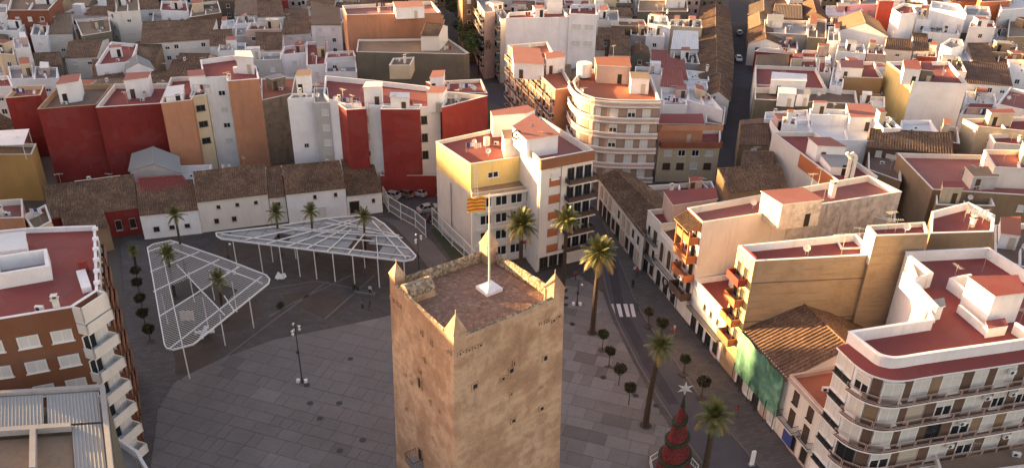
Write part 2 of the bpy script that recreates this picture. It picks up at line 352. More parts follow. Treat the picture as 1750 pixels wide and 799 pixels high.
def bld(pts, z, wall, roof, label=None, kind='F', z0=0, par=.8, win=None, cat=None, name=None, pw=None, rise=None, clutter='', boxes=(), short=None,
        group=None, world=None, rib=.42, pcol=None, coping=True, wins_auto='f', types=None, dens=3.2):
    P = world if world else up4(pp(pts, z) if isinstance(pts, str) else pts)
    P = [(p[0], p[1]) for p in P]
    if area2(P) < 0: P = P[::-1]
    c = centroid(P); nm = name or ('apartment_building' if z > 12.5 else 'house')
    t_ = thing(nm, label or '', cat or ('building' if z > 12.5 else 'house'), (c[0], c[1], z0), group)
    t_['info'] = (wall, roof, kind); FOOT.append(P)
    REG.append((short, inv((c[0], c[1], z)), t_, wall, roof, kind, z))
    w = MB(); pin = inset(P, .22)
    zf = z - par if kind == 'F' else z
    if kind == 'F':
        n = len(P)
        for k in range(n):
            a, b_ = P[k], P[(k + 1) % n]; w.face([(a[0], a[1], z0), (b_[0], b_[1], z0), (b_[0], b_[1], z), (a[0], a[1], z)], 0)
        w.build('wall', [wall], t_)
        q = MB(); q.face([(p[0], p[1], zf) for p in pin], 0); q.build('roof', ['roof_' + roof], t_)
        q = MB(); po = [(p[0], p[1]) for p in inset(P, -.05)] if coping else P; pi = inset(P, .24)
        q.ring(po, pi, z + .004, z + .09, 0, 0, 0, True); q.ring(inset(P, .02), pin, zf - .02, z + .002, 0, 0, 0); q.build('parapet', [pcol or ('wall_L' if wall not in 'W' else 'wall_W')], t_)
    else:
        w.prism(P, z0, z, 0); w.build('wall', [wall], t_)
        gable_roof(t_, P, z, rise or (1.6 if kind != 's' else 2.0), kind, 'roof_' + roof, wall, rib=rib)
    if win == 'auto':
        n = len(P); ed = [0] if len(P) == 4 else []
        if 'r' in wins_auto: ed.append(1)
        if 'l' in wins_auto: ed.append(3)
        for e in ed: wall_windows(t_, P[e], P[(e + 1) % n], autowin(P[e], P[(e + 1) % n], z if kind == 'F' else z + .9, wall, dens, z0, types))
    elif win:
        for e, *sp in win: wall_windows(t_, P[e], P[(e + 1) % len(P)], [tuple(sp)])
    for b_ in boxes:
        bz, bp, bw, br = b_[:4]; Q = up4(pp(bp, bz)); Q = [(p[0], p[1]) for p in Q]
        roofbox(t_, Q, zf - .01, bz, bw, br, name=b_[4] if len(b_) > 4 else 'stair_tower')
    rr = random.Random(int(abs(c[0]) * 100 + c[1]))
    def rp():
        u, v = rr.uniform(.2, .8), rr.uniform(.25, .8); a = lerp(P[0], P[1], u); d = lerp(P[3 % len(P)], P[2], u); return lerp(a, d, v)
    if kind == 'F' and (short != 'big curved block') and z < 25: clutter = clutter + rr.choice(('ua', 'uu', 'aw', 'wd', 'uac', 'aad'))
    for ch in clutter:
        x, y = rp()
        zz = zf if kind == 'F' else zf + (rise or 1.6) * .5
        if ch == 'a': antenna(t_, x, y, zz, rr.uniform(1.8, 3.4), rr)
        elif ch == 'd': dish(t_, x, y, zz)
        elif ch == 'c': chimney(t_, x, y, zz, rr.uniform(.9, 1.6))
        elif ch == 'u': ac_unit(t_, x, y, zz, rr.uniform(-.3, .3))
        elif ch == 's' and kind == 'F':
            a = math.atan2(P[1][1] - P[0][1], P[1][0] - P[0][0]); sx, sy = rr.uniform(2.2, 3.8), rr.uniform(2.2, 3.4); ca, sa = math.cos(a), math.sin(a)
            x, y = c[0] + rr.uniform(-.15, .15) * 6, c[1] + rr.uniform(0, .2) * 6
            Q = [(x + i * ca - j * sa, y + i * sa + j * ca) for i, j in ((-sx / 2, -sy / 2), (sx / 2, -sy / 2), (sx / 2, sy / 2), (-sx / 2, sy / 2))]
            roofbox(t_, Q, zf - .01, zf + 2.4, 'W' if wall in 'WKPRG' else wall, rr.choice('rgk'))
        elif ch == 'w':   # a clothes line with sheets
            mb = MB(); mb.tube((x - 1.6, y, zf), (x - 1.6, y, zf + 1.8), .03, n=5); mb.tube((x + 1.6, y, zf), (x + 1.6, y, zf + 1.8), .03, n=5); mb.tube((x - 1.6, y, zf + 1.75), (x + 1.6, y, zf + 1.75), .012, n=4)
            cl_ = mb.build('clothes_line', ['grey_metal'], t_)
            for q in range(rr.choice((3, 4, 5))):
                hx_ = x - 1.5 + q * .62; m_ = MB(); hgt_ = rr.uniform(.5, 1.1)
                for e_ in range(3): m_.face([(hx_ + e_ * .17, y + .05 * (e_ % 2), zf + 1.75), (hx_ + e_ * .17, y + .1 * (e_ % 2), zf + 1.75 - hgt_), (hx_ + (e_ + 1) * .17, y + .1 * ((e_ + 1) % 2), zf + 1.75 - hgt_), (hx_ + (e_ + 1) * .17, y + .05 * ((e_ + 1) % 2), zf + 1.75)])
                link('laundry', m_.mesh('laundry', [rr.choice(('wall_W', 'wall_W', 'wall_H', 'banner_blue', 'wall_R'))], t_['org']), cl_)
    return t_
def balcony(par, A, B, z, depth, kind='rail', mat='L', hh=1.0, pl=.12, mats=None):
    """slab and front along edge A->B, standing out to the right of it"""
    dx, dy = B[0] - A[0], B[1] - A[1]; L = math.hypot(dx, dy); nx, ny = dy / L, -dx / L
    a = (A[0] + nx * depth, A[1] + ny * depth); b_ = (B[0] + nx * depth, B[1] + ny * depth)
    mb = MB(); mb.prism([A, a, b_, B], z - .18, z, 0, bottom=True)
    if kind == 'solid':
        for p, q in ((A, a), (a, b_), (b_, B)):
            Lq = math.hypot(q[0] - p[0], q[1] - p[1]); mx, my = (p[1] - q[1]) / Lq * pl, (q[0] - p[0]) / Lq * pl
            mb.prism([p, q, (q[0] + mx, q[1] + my), (p[0] + mx, p[1] + my)], z + .001, z + hh, 0)
        mb.build('balcony', [mat], par)
    else:
        bo = mb.build('balcony', [mat], par)
        r = MB(); o = par['org']
        for p, q in ((A, a), (a, b_), (b_, B)):
            Lq = math.hypot(q[0] - p[0], q[1] - p[1])
            for zz in (z + .12, z + hh): r.bar((*p, zz), (*q, zz), .05, .05)
            n = max(2, int(Lq / .16)) if kind == 'rail' else max(2, int(Lq / 1.2))
            for k in range(n + 1):
                t_ = k / n; w = lerp(p, q, t_); r.bar((*w, z), (*w, z + hh), .025 if kind == 'rail' else .05, .025 if kind == 'rail' else .05)
            if kind == 'panel':
                r.face([(*p, z + .2), (*q, z + .2), (*q, z + hh - .12), (*p, z + hh - .12)], 1)
        link('railing', r.mesh('railing', mats or ['dark_metal', 'glass_grey'], o), bo)
# ================================================================ the ground, streets and the square
def pavemat(name, c1, c2, sc_=.18, dirt=(.055, .045, .042), amt=.6, joint=None, rot=0):
    m, t, b = nodes(name); p = pos(t)
    n1 = noise_out(t, sc_, 7, .65, p); n2 = noise_out(t, 2.2, 5, .7, p); n3 = noise_out(t, 14, 3, .6, p)
    col = mixc(t, ramp(t, n1, [(.35, (0, 0, 0)), (.65, (1, 1, 1))]), c1, c2)
    col = mixc(t, ramp(t, n2, [(.5, (0, 0, 0)), (.8, (amt,) * 3)]), col, dirt)
    col = mixc(t, .35, col, ramp(t, n3, [(.3, tuple(x * .6 for x in c1)), (.75, tuple(x * 1.35 for x in c2))]))
    if joint:
        mp = N(t, 'ShaderNodeMapping'); t.links.new(p, mp.inputs[0]); mp.inputs['Rotation'].default_value = (0, 0, rot)
        br = N(t, 'ShaderNodeTexBrick'); t.links.new(mp.outputs[0], br.inputs[0]); br.inputs['Scale'].default_value = 1
        br.inputs['Brick Width'].default_value = joint[0]; br.inputs['Row Height'].default_value = joint[1]; br.inputs['Mortar Size'].default_value = .02
        br.inputs['Color1'].default_value = (.8, .8, .8, 1); br.inputs['Color2'].default_value = (1.1, 1.1, 1.1, 1); br.inputs['Mortar'].default_value = (.55, .55, .55, 1)
        col = mixc(t, 1.0, col, br.outputs[0], 'MULTIPLY')
    t.links.new(col, b.inputs['Base Color']); b.inputs['Roughness'].default_value = .85
    bump(t, b, n3, .3, .03); MATS[name] = m; return m
pavemat('earth', (.085, .065, .055), (.115, .09, .072)); pavemat('asphalt', (.055, .048, .058), (.085, .075, .085), .3)
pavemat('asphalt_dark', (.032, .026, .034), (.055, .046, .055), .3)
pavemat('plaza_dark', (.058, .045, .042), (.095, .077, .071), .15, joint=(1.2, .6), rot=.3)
pavemat('pave_walk', (.088, .073, .072), (.12, .10, .097), .2, joint=(.9, .45), rot=-.28)
pavemat('plaza_base', (.085, .073, .076), (.10, .087, .09), .2)
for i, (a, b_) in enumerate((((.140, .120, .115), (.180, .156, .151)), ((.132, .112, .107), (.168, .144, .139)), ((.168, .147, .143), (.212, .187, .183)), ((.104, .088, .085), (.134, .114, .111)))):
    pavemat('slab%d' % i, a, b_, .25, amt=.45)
pavemat('grass', (.022, .028, .012), (.045, .05, .02), .5); pavemat('line_paint', (.55, .50, .50), (.68, .63, .63), 1.0, amt=.35)
pavemat('soil', (.05, .035, .028), (.085, .058, .042), .5); pavemat('concrete_walk', (.115, .095, .09), (.15, .125, .118), .3)
def sheet(name, poly, z, mat, th=None, label=None):
    mb = MB()
    if area2(poly) < 0: poly = poly[::-1]
    if th: mb.prism([(p[0], p[1]) for p in poly], z - th, z, 0)
    else: mb.face([(p[0], p[1], z) for p in poly])
    return structure(mb.build(name, [mat]))
sheet('ground', [(-1500, -400), (1500, -400), (1500, 3500), (-1500, 3500)], 0, 'earth')
GRADE = []
# the right-hand shopping street and its pavements
ROAD = [at(*p) for p in ((990, 300), (1010, 380), (1026, 450), (1043, 520), (1060, 560), (1090, 620), (1132, 690), (1205, 799), (1240, 850), (1370, 850), (1300, 799), (1205, 690), (1155, 620), (1112, 560), (1088, 520), (1060, 450), (1031, 380), (1010, 300))]
FA, FB = (20.6, 116.0), (34.0, 68.0)          # the building line on the right of the street
walk_r = [(p.x, p.y) for p in (ROAD[9:17])] + [(15.7, 134), (20.6, 116), (24.9, 100), (28.6, 86), (31, 77), (34, 68), (37.5, 55), (38, 45)]
sheet('road', ROAD, .008, 'asphalt')
sheet('pavement', walk_r[::-1], .114, 'pave_walk', .114)
plaza = [(p.x, p.y) for p in ROAD[:9]][::-1] + [(12.4, 150), (11.5, 141), (13.2, 116.5), (3.9, 110.6), (-5.3, 115.7), (-13, 128), (-24, 136), (-31, 131), (-66, 119), (-52, 96), (-44, 66), (-40, 45), (30, 45)]
plaza = [(30, 45), (26.9, 62)] + [(p.x, p.y) for p in ROAD[:9]][::-1][1:] + [(12.9, 118), (3.9, 110.6), (-5.3, 115.7), (-14, 130), (-24, 136), (-31, 131), (-66, 119), (-57, 100), (-47, 80), (-42, 66), (-39, 45)]
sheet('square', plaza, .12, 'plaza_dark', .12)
sheet('side_street', [at(*p) for p in ((205, 405), (252, 415), (300, 620), (318, 799), (225, 799), (222, 640))], .125, 'pave_walk')
# raised kerb strips of the road
for nm, pts in (('kerb', ROAD[1:9]), ('kerb', ROAD[9:17])):
    mb = MB()
    for i in range(len(pts) - 1): mb.bar((pts[i].x, pts[i].y, .06), (pts[i + 1].x, pts[i + 1].y, .06), .22, .13)
    structure(mb.build(nm, ['concrete_walk']))
# asphalt strip with the darker lane inside
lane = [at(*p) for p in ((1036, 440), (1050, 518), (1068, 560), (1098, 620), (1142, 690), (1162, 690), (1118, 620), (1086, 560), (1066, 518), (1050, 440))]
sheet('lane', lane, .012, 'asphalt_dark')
mb = MB()
for x0, x1, xb0, xb1 in ((1041, 1048, 1047, 1053), (1053, 1060, 1059, 1065), (1065, 1072, 1071, 1077), (1076, 1082, 1080.5, 1087)):
    P = [at(xb0, 541), at(xb1, 541), at(x1, 519), at(x0, 519)]; mb.face([(p.x, p.y, .02) for p in P])
structure(mb.build('crosswalk', ['line_paint']))
# painted loading-bay corner and its letters
mb = MB()
a, b_, c = at(963, 489, .13), at(979, 485.5, .13), at(1006, 511, .13)
for p, q in ((a, b_), (b_, c)):
    d = (q - p).normalized(); n_ = Vector((-d.y, d.x, 0)) * .12; mb.face([p - n_, q - n_, q + n_, p + n_])
structure(mb.build('bay_line', ['line_paint']))
def lettering(name, body, size, mat, parent=None, ext=.002):
    c_ = bpy.data.curves.new(name, 'FONT'); c_.body = body; c_.size = size; c_.extrude = ext
    tmp = bpy.data.objects.new('tmp', c_); sc.collection.objects.link(tmp); bpy.context.view_layer.update()
    me = bpy.data.meshes.new_from_object(tmp); me.materials.clear(); me.materials.append(MT(mat)); me.name = name; bpy.data.objects.remove(tmp)
    return link(name, me, parent)
to = lettering('bay_lettering', 'ETRUP', 1.5, 'line_paint')
#tc = bpy.data.curves.new('bay_lettering', 'FONT'); tc.body = 'ETRUP'; tc.size = 1.5; tc.extrude = .002
p, q = at(973, 490, .13), at(991, 506, .13); to.location = p; to.rotation_euler = (0, 0, math.atan2(q.y - p.y, q.x - p.x)); to.scale = ((q - p).length / 4.6, 1, 1); structure(to)
# the lighter stone half of the square, laid as separate slabs in running bond
u = (at(1016, 706) - at(977, 697)).normalized(); ang = math.atan2(u.y, u.x); v_ = Vector((-u.y, u.x, 0))
light = [at(*p, .12) for p in ((300, 650), (380, 612), (470, 580), (560, 562), (640, 545), (690, 533), (760, 520), (900, 500), (990, 470), (1030, 500), (1046, 545), (1078, 610), (1120, 690), (1190, 799), (1215, 860), (250, 860), (270, 700))]
def inside(P, x, y):
    c_ = False; n = len(P); j = n - 1
    for i in range(n):
        if (P[i][1] > y) != (P[j][1] > y) and x < (P[j][0] - P[i][0]) * (y - P[i][1]) / (P[j][1] - P[i][1]) + P[i][0]: c_ = not c_
        j = i
    return c_
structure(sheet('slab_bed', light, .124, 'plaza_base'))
sq = structure(link('stone_paving', None, None, (0, 70, .124))); sq['org'] = (0, 70, .124)
rs = random.Random(5); slabs = []; row = -14
yy = -30.0
while yy < 45:
    h_ = rs.choice((1.7, 2.0, 2.3)); xx = -60 + rs.uniform(0, 2)
    while xx < 40:
        w_ = rs.choice((1.3, 2.9, 2.2, 3.4)); cx = xx + w_ / 2; cy = yy + h_ / 2
        X = u.x * cx + v_.x * cy; Y = 75 + u.y * cx + v_.y * cy
        ix, iy = inv((X, Y, .12))
        ca, sa = math.cos(ang), math.sin(ang); w2, h2 = w_ / 2 - .02, h_ / 2 - .02
        C4_ = [(X + i * ca - j * sa, Y + i * sa + j * ca) for i, j in ((-w2, -h2), (w2, -h2), (w2, h2), (-w2, h2))]; ins = sum(inside(light, *c_) for c_ in C4_)
        if 200 < ix < 1260 and iy < 850 and ins: slabs.append((iy, X, Y, w_, h_, None if ins == 4 else clip([(p.x, p.y) for p in light], C4_)))
        xx += w_
    yy += h_
slabs.sort(key=lambda s: -s[0]); base = {}
rest = MB()
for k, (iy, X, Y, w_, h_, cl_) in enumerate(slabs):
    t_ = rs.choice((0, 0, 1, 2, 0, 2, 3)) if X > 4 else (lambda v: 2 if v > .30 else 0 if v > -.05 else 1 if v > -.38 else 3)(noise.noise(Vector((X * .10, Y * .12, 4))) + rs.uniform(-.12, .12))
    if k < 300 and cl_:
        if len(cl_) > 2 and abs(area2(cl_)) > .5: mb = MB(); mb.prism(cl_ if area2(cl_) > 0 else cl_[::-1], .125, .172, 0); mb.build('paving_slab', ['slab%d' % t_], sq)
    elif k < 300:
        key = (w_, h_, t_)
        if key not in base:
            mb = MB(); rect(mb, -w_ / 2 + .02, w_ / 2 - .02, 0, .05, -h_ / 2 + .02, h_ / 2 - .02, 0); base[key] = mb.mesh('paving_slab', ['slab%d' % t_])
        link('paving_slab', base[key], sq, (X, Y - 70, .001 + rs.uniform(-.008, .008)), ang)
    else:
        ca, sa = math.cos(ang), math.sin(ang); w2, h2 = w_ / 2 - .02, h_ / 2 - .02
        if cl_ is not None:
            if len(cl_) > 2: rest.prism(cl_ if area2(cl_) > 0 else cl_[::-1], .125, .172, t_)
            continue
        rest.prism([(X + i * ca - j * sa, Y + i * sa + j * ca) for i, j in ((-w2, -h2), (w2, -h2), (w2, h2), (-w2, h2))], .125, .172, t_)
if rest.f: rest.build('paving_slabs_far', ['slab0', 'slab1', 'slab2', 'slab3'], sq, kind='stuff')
# garden paving under the pergolas: pale strips, dark planting beds, a path
for pts in (((600, 545), (604, 536), (546, 470), (540, 472)), ((470, 520), (512, 548), (560, 500), (553, 498))):
    pass
mb = MB()
for pts, w_ in ((((345, 640), (470, 545), (560, 480)), .3), (((460, 540), (505, 515), (600, 470)), .3), (((555, 545), (600, 505), (640, 470)), .3), (((420, 500), (540, 480), (645, 500)), .25)):
    P = [at(*p, .135) for p in pts]
    for i in range(len(P) - 1): mb.bar(P[i], P[i + 1], w_, .05)
structure(mb.build('paving_strips', ['concrete_walk']))
for pts in (((385, 530), (405, 512), (440, 512), (448, 535), (420, 560), (385, 570)), ((300, 600), (330, 560), (380, 590), (345, 635), (300, 640)), ((370, 410), (470, 402), (480, 425), (420, 445), (375, 440)), ((640, 400), (600, 398), (560, 420), (640, 432)), ((500, 520), (480, 505), (540, 495), (600, 520), (560, 548))):
    sheet('planting_bed', [at(*p) for p in pts], .131 + .001 * len(pts), 'soil')
sheet('path', [at(*p) for p in ((650, 372), (700, 380), (740, 415), (765, 445), (740, 470), (705, 420), (672, 385))], .133, 'concrete_walk')
sheet('lawn', [at(*p) for p in ((735, 392), (757, 388), (812, 432), (812, 462), (775, 450))], .136, 'grass')
sheet('car_park', [at(*p) for p in ((640, 315), (745, 308), (747, 372), (726, 392), (655, 345))], .14, 'asphalt')
# streets running away: the tree-lined one and the one on the right
sheet('avenue', [at(*p) for p in ((742, -60), (800, -60), (842, 60), (880, 170), (915, 215), (975, 220), (835, 175), (800, 110))], .006, 'asphalt')
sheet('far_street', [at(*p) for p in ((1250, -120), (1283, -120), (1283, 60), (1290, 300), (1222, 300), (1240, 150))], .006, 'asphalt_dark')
# unseen ridge added off to the left to keep the low sun off the square
def add_shade_ridge():
    mb = MB(); n, m_ = 240, 10; x0s = [-330, -360, -400, -450, -520, -620, -760]
    hs = [0, 20, 44, 66, 86, 55, 0]
    for i in range(n):
        ya, yb = -500 + i * 10, -490 + i * 10
        def hh(y, j): return (hs[j] - (6.5 * math.exp(-((y - 307) / 11) ** 2) if j in (3, 4) else 0)) * (.95 + .05 * noise.noise(Vector((y * .008, j * .3, 3))))  # dip in the ridge shaped to let low sun reach the street fronts
        for j in range(6):
            mb.face([(x0s[j], yb, hh(yb, j)), (x0s[j], ya, hh(ya, j)), (x0s[j + 1], ya, hh(ya, j + 1)), (x0s[j + 1], yb, hh(yb, j + 1))][::-1])
    structure(mb.build('shade_ridge', ['earth']))
add_shade_ridge()
# ================================================================ the tower
def stone_mat():
    m, t, b = nodes('tower_stone'); p = pos(t)
    g = noise_out(t, .22, 9, .68, p); s_ = noise_out(t, 1.0, 7, .7, pos(t, (.9, .9, .35))); f = noise_out(t, 5, 6, .7, p); ff = noise_out(t, 28, 3, .7, p)
    col = ramp(t, g, [(.34, (.34, .19, .11)), (.46, (.45, .27, .165)), (.55, (.60, .40, .26)), (.64, (.41, .245, .15)), (.78, (.52, .34, .215))])
    col = mixc(t, ramp(t, s_, [(.50, (0, 0, 0)), (.68, (.42, .42, .42))]), col, (.25, .14, .09))
    col = mixc(t, ramp(t, f, [(.52, (0, 0, 0)), (.66, (.5, .5, .5))]), col, (.52, .40, .30))
    col = mixc(t, ramp(t, ff, [(.58, (0, 0, 0)), (.7, (.5, .5, .5))]), col, (.16, .09, .055))
    ly = noise_out(t, 1.0, 3, .5, pos(t, (.06, .06, 1.15)))     # lifts of rammed wall
    col = mixc(t, ramp(t, ly, [(.5, (0, 0, 0)), (.62, (.22, .22, .22))]), col, (.30, .17, .10))
    t.links.new(col, b.inputs['Base Color']); b.inputs['Roughness'].default_value = .95
    ad = N(t, 'ShaderNodeMath', operation='ADD'); t.links.new(f, ad.inputs[0]); t.links.new(ff, ad.inputs[1]); bump(t, b, ad.outputs[0], .5, .09); MATS['tower_stone'] = m
    m, t, b = nodes('tower_floor'); p = pos(t); br = noise_out(t, 3.6, 3, .6, p, 'ShaderNodeTexVoronoi', 1); n1 = noise_out(t, .5, 6, .7, p)
    sep = N(t, 'ShaderNodeSeparateColor'); t.links.new(br, sep.inputs[0])
    col = ramp(t, sep.outputs[0], [(0, (.15, .075, .05)), (.4, (.21, .11, .075)), (.8, (.25, .14, .095)), (1, (.33, .21, .15))])
    col = mixc(t, ramp(t, n1, [(.4, (0, 0, 0)), (.7, (.6, .6, .6))]), col, (.20, .14, .11))
    t.links.new(col, b.inputs['Base Color']); b.inputs['Roughness'].default_value = .95; bump(t, b, n1, .4, .05); MATS['tower_floor'] = m
    m, t, b = nodes('rubble'); p = pos(t); v = N(t, 'ShaderNodeTexVoronoi'); v.inputs['Scale'].default_value = 4; t.links.new(p, v.inputs[0])
    sep = N(t, 'ShaderNodeSeparateColor'); t.links.new(v.outputs[1], sep.inputs[0])
    col = ramp(t, sep.outputs[0], [(0, (.14, .105, .075)), (.5, (.26, .19, .13)), (1, (.42, .34, .25))])
    t.links.new(col, b.inputs['Base Color']); b.inputs['Roughness'].default_value = .95; bump(t, b, v.outputs[0], .8, .1); MATS['rubble'] = m
stone_mat()
ZT = 25.0
TW = [Vector((p.x, p.y)) for p in (at(666, 480, ZT), at(775, 582, ZT), at(964, 503, ZT), at(838, 424, ZT))]   # left, front, right, back
tcx, tcy = centroid(TW)
def grown(k): return [(tcx + (p[0] - tcx) * k, tcy + (p[1] - tcy) * k) for p in TW]
tower = thing('stone_tower', 'tall square medieval stone tower with pointed corner turrets and a flagpole on its flat roof', 'tower', (tcx, tcy, 0))
KB = 1.07
mb = MB(); NZ, NU = 40, 22
def wallpt(e, u_, z, off=0):
    k = 1 + (KB - 1) * (1 - z / ZT); P = grown(k); a, b_ = P[e], P[(e + 1) % 4]; x, y = lerp(a, b_, u_)
    dx, dy = b_[0] - a[0], b_[1] - a[1]; L = math.hypot(dx, dy)
    return Vector((x + dy / L * off, y - dx / L * off, z))
for e in range(4):
    for i in range(NZ):
        for j in range(NU):
            q = []
            for (uu, zz) in ((j, i), (j + 1, i), (j + 1, i + 1), (j, i + 1)):
                U, Z = uu / NU, zz / NZ * ZT; edge = min(1, 6 * min(U, 1 - U)) * min(1, (ZT - Z) / 2 + .2)
                q.append(wallpt(e, U, Z, .10 * edge * (noise.noise(Vector((e * 9 + U * 7, Z * .55, 1))) + .5 * noise.noise(Vector((e * 5 + U * 22, Z * 1.7, 7))))))
            mb.face(q)
mb.build('wall', ['tower_stone'], tower)
mb = MB(); mb.face([(p[0], p[1], ZT - 1.0) for p in inset(grown(1), .5)]); mb.build('roof_floor', ['tower_floor'], tower)
# worn parapet, broken up along its length
po, pi = grown(1), inset(grown(1), .42)
for e in range(4):
    mb = MB(); n = 26; a, b_, c, d = po[e], po[(e + 1) % 4], pi[(e + 1) % 4], pi[e]
    hs = [ZT - .22 + .20 * noise.noise(Vector((i * .45, e * 7, 0))) for i in range(n + 1)]
    for i in range(n):
        o0, o1 = lerp(a, b_, i / n), lerp(a, b_, (i + 1) / n); i0, i1 = lerp(d, c, i / n), lerp(d, c, (i + 1) / n); h0, h1 = hs[i] + .25, hs[i + 1] + .25
        m0, m1 = lerp(o0, i0, .5), lerp(o1, i1, .5)
        mb.face([(*o0, ZT), (*o1, ZT), (*m1, h1 + .12), (*m0, h0 + .12)]); mb.face([(*m0, h0 + .12), (*m1, h1 + .12), (*i1, h1 - .1), (*i0, h0 - .1)])
        mb.face([(*i1, ZT - 1.02), (*i0, ZT - 1.02), (*i0, h0 - .1), (*i1, h1 - .1)])
    mb.build('parapet', ['rubble'], tower)
    # thin iron stubs standing in the parapet
    mb = MB()
    for i in range(9):
        q = lerp(lerp(a, b_, (i + .5) / 9), lerp(d, c, (i + .5) / 9), .8); mb.tube((*q, ZT - .3), (*q, ZT + .65), .022, n=4)
    mb.build('iron_stub', ['dark_metal'], tower)
def turret(k, w_, h0, h1, lab):
    P = Vector(TW[k]); ctr = Vector((tcx, tcy)); P = P + (ctr - P).normalized() * (w_ * .70)
    e1 = (Vector(TW[(k + 1) % 4]) - Vector(TW[k])).normalized(); e2 = (Vector(TW[k - 1]) - Vector(TW[k])).normalized()
    Q = [P + (e1 * i + e2 * j) * (w_ / 2) for i, j in ((-1, -1), (1, -1), (1, 1), (-1, 1))]
    Q = [(q.x, q.y) for q in Q]
    if area2(Q) < 0: Q = Q[::-1]
    mb = MB(); mb.prism(Q, ZT - 1.0, ZT + h0, 0); cen = centroid(Q); q2 = inset(Q, -.07)
    mb.prism(q2, ZT + h0 + .002, ZT + h0 + .14, 0, bottom=True); q3 = inset(Q, -.03); top = (cen[0], cen[1], ZT + h1)
    for i in range(4): mb.face([(*q3[i], ZT + h0 + .141), (*q3[(i + 1) % 4], ZT + h0 + .141), top])
    mb.tube(top, (top[0], top[1], top[2] + .35), .05, n=5)
    mb.build('turret', ['tower_stone'], tower)
turret(0, 1.1, .85, 2.2, ''); turret(1, 1.35, .5, 2.25, ''); turret(2, 1.35, .7, 2.35, ''); turret(3, 1.3, 1.0, 2.8, '')
# barrel-vaulted stair head beside the left turret
e1 = (Vector(TW[1]) - Vector(TW[0])).normalized(); e2 = (Vector(TW[3]) - Vector(TW[0])).normalized(); o_ = Vector(TW[0]) + e1 * 1.5 + e2 * .25
mb = MB(); K = 10; W_, L_ = 2.9, 1.9
arc = [(-math.cos(math.pi * i / K) * L_ / 2, math.sin(math.pi * i / K) * 1.05) for i in range(K + 1)]
def vp(s_, r_, h_): q = o_ + e1 * (L_ / 2 + s_) + e2 * r_; return (q.x, q.y, ZT - .35 + h_)
for i in range(K):
    a, b_ = arc[i], arc[i + 1]; mb.face([vp(a[0], 0, a[1]), vp(a[0], W_, a[1]), vp(b_[0], W_, b_[1]), vp(b_[0], 0, b_[1])][::-1], 1)
for r_ in (0, W_): mb.face([vp(a[0], r_, a[1]) for a in arc] + [vp(L_ / 2, r_, -.7), vp(-L_ / 2, r_, -.7)], 0)
for s_ in (-L_ / 2, L_ / 2): mb.face([vp(s_, 0, -.7), vp(s_, W_, -.7), vp(s_, W_, 0), vp(s_, 0, 0)], 0)
mb.build('stair_head', ['tower_stone', 'rubble'], tower)
# openings: (face, u, px y) measured off the photograph
def opening(e, x, y, w_, h_, arch=False, nm='window'):
    # solve z along this face for the pixel
    best = None
    for k in range(0, 250):
        z = k / 10
        for uu in range(1, 40):
            q = inv(wallpt(e, uu / 40, z)); d_ = (q[0] - x) ** 2 + (q[1] - y) ** 2
            if best is None or d_ < best[0]: best = (d_, uu / 40, z)
    _, uu, z = best; a, b_ = wallpt(e, 0, z), wallpt(e, 1, z); ang_ = math.atan2(b_.y - a.y, b_.x - a.x); p = wallpt(e, uu, z, .0)
    # stone jambs round a dark recess
    mb = MB(); f_ = .12
    H = h_ / 2; Wd = w_ / 2
    if arch:
        pts = [(-Wd, -H), (Wd, -H), (Wd, H * .55)] + [(math.cos(t_ * math.pi / 6) * Wd, H * .55 + math.sin(t_ * math.pi / 6) * Wd) for t_ in range(1, 6)] + [(-Wd, H * .55)]
    else: pts = [(-Wd, -H), (Wd, -H), (Wd, H), (-Wd, H)]
    n = len(pts); big_ = [(px_ * (1 + f_ / Wd), pz_ * (1 + f_ / H)) for px_, pz_ in pts]
    for i in range(n):
        j = (i + 1) % n; A, B, C, D = big_[i], big_[j], pts[j], pts[i]
        mb.face([(A[0], -.13, A[1]), (B[0], -.13, B[1]), (C[0], -.13, C[1]), (D[0], -.13, D[1])][::1], 0)
        mb.face([(A[0], .1, A[1]), (B[0], .1, B[1]), (B[0], -.13, B[1]), (A[0], -.13, A[1])], 0); mb.face([(D[0], -.13, D[1]), (C[0], -.13, C[1]), (C[0], .1, C[1]), (D[0], .1, D[1])], 0)
    mb.face([(q[0], -.04, q[1]) for q in pts], 1)
    o = tower['org']; link(nm, mb.mesh(nm, ['tower_stone', 'dark_void']), tower, (p.x - o[0], p.y - o[1], p.z), ang_); return p, ang_
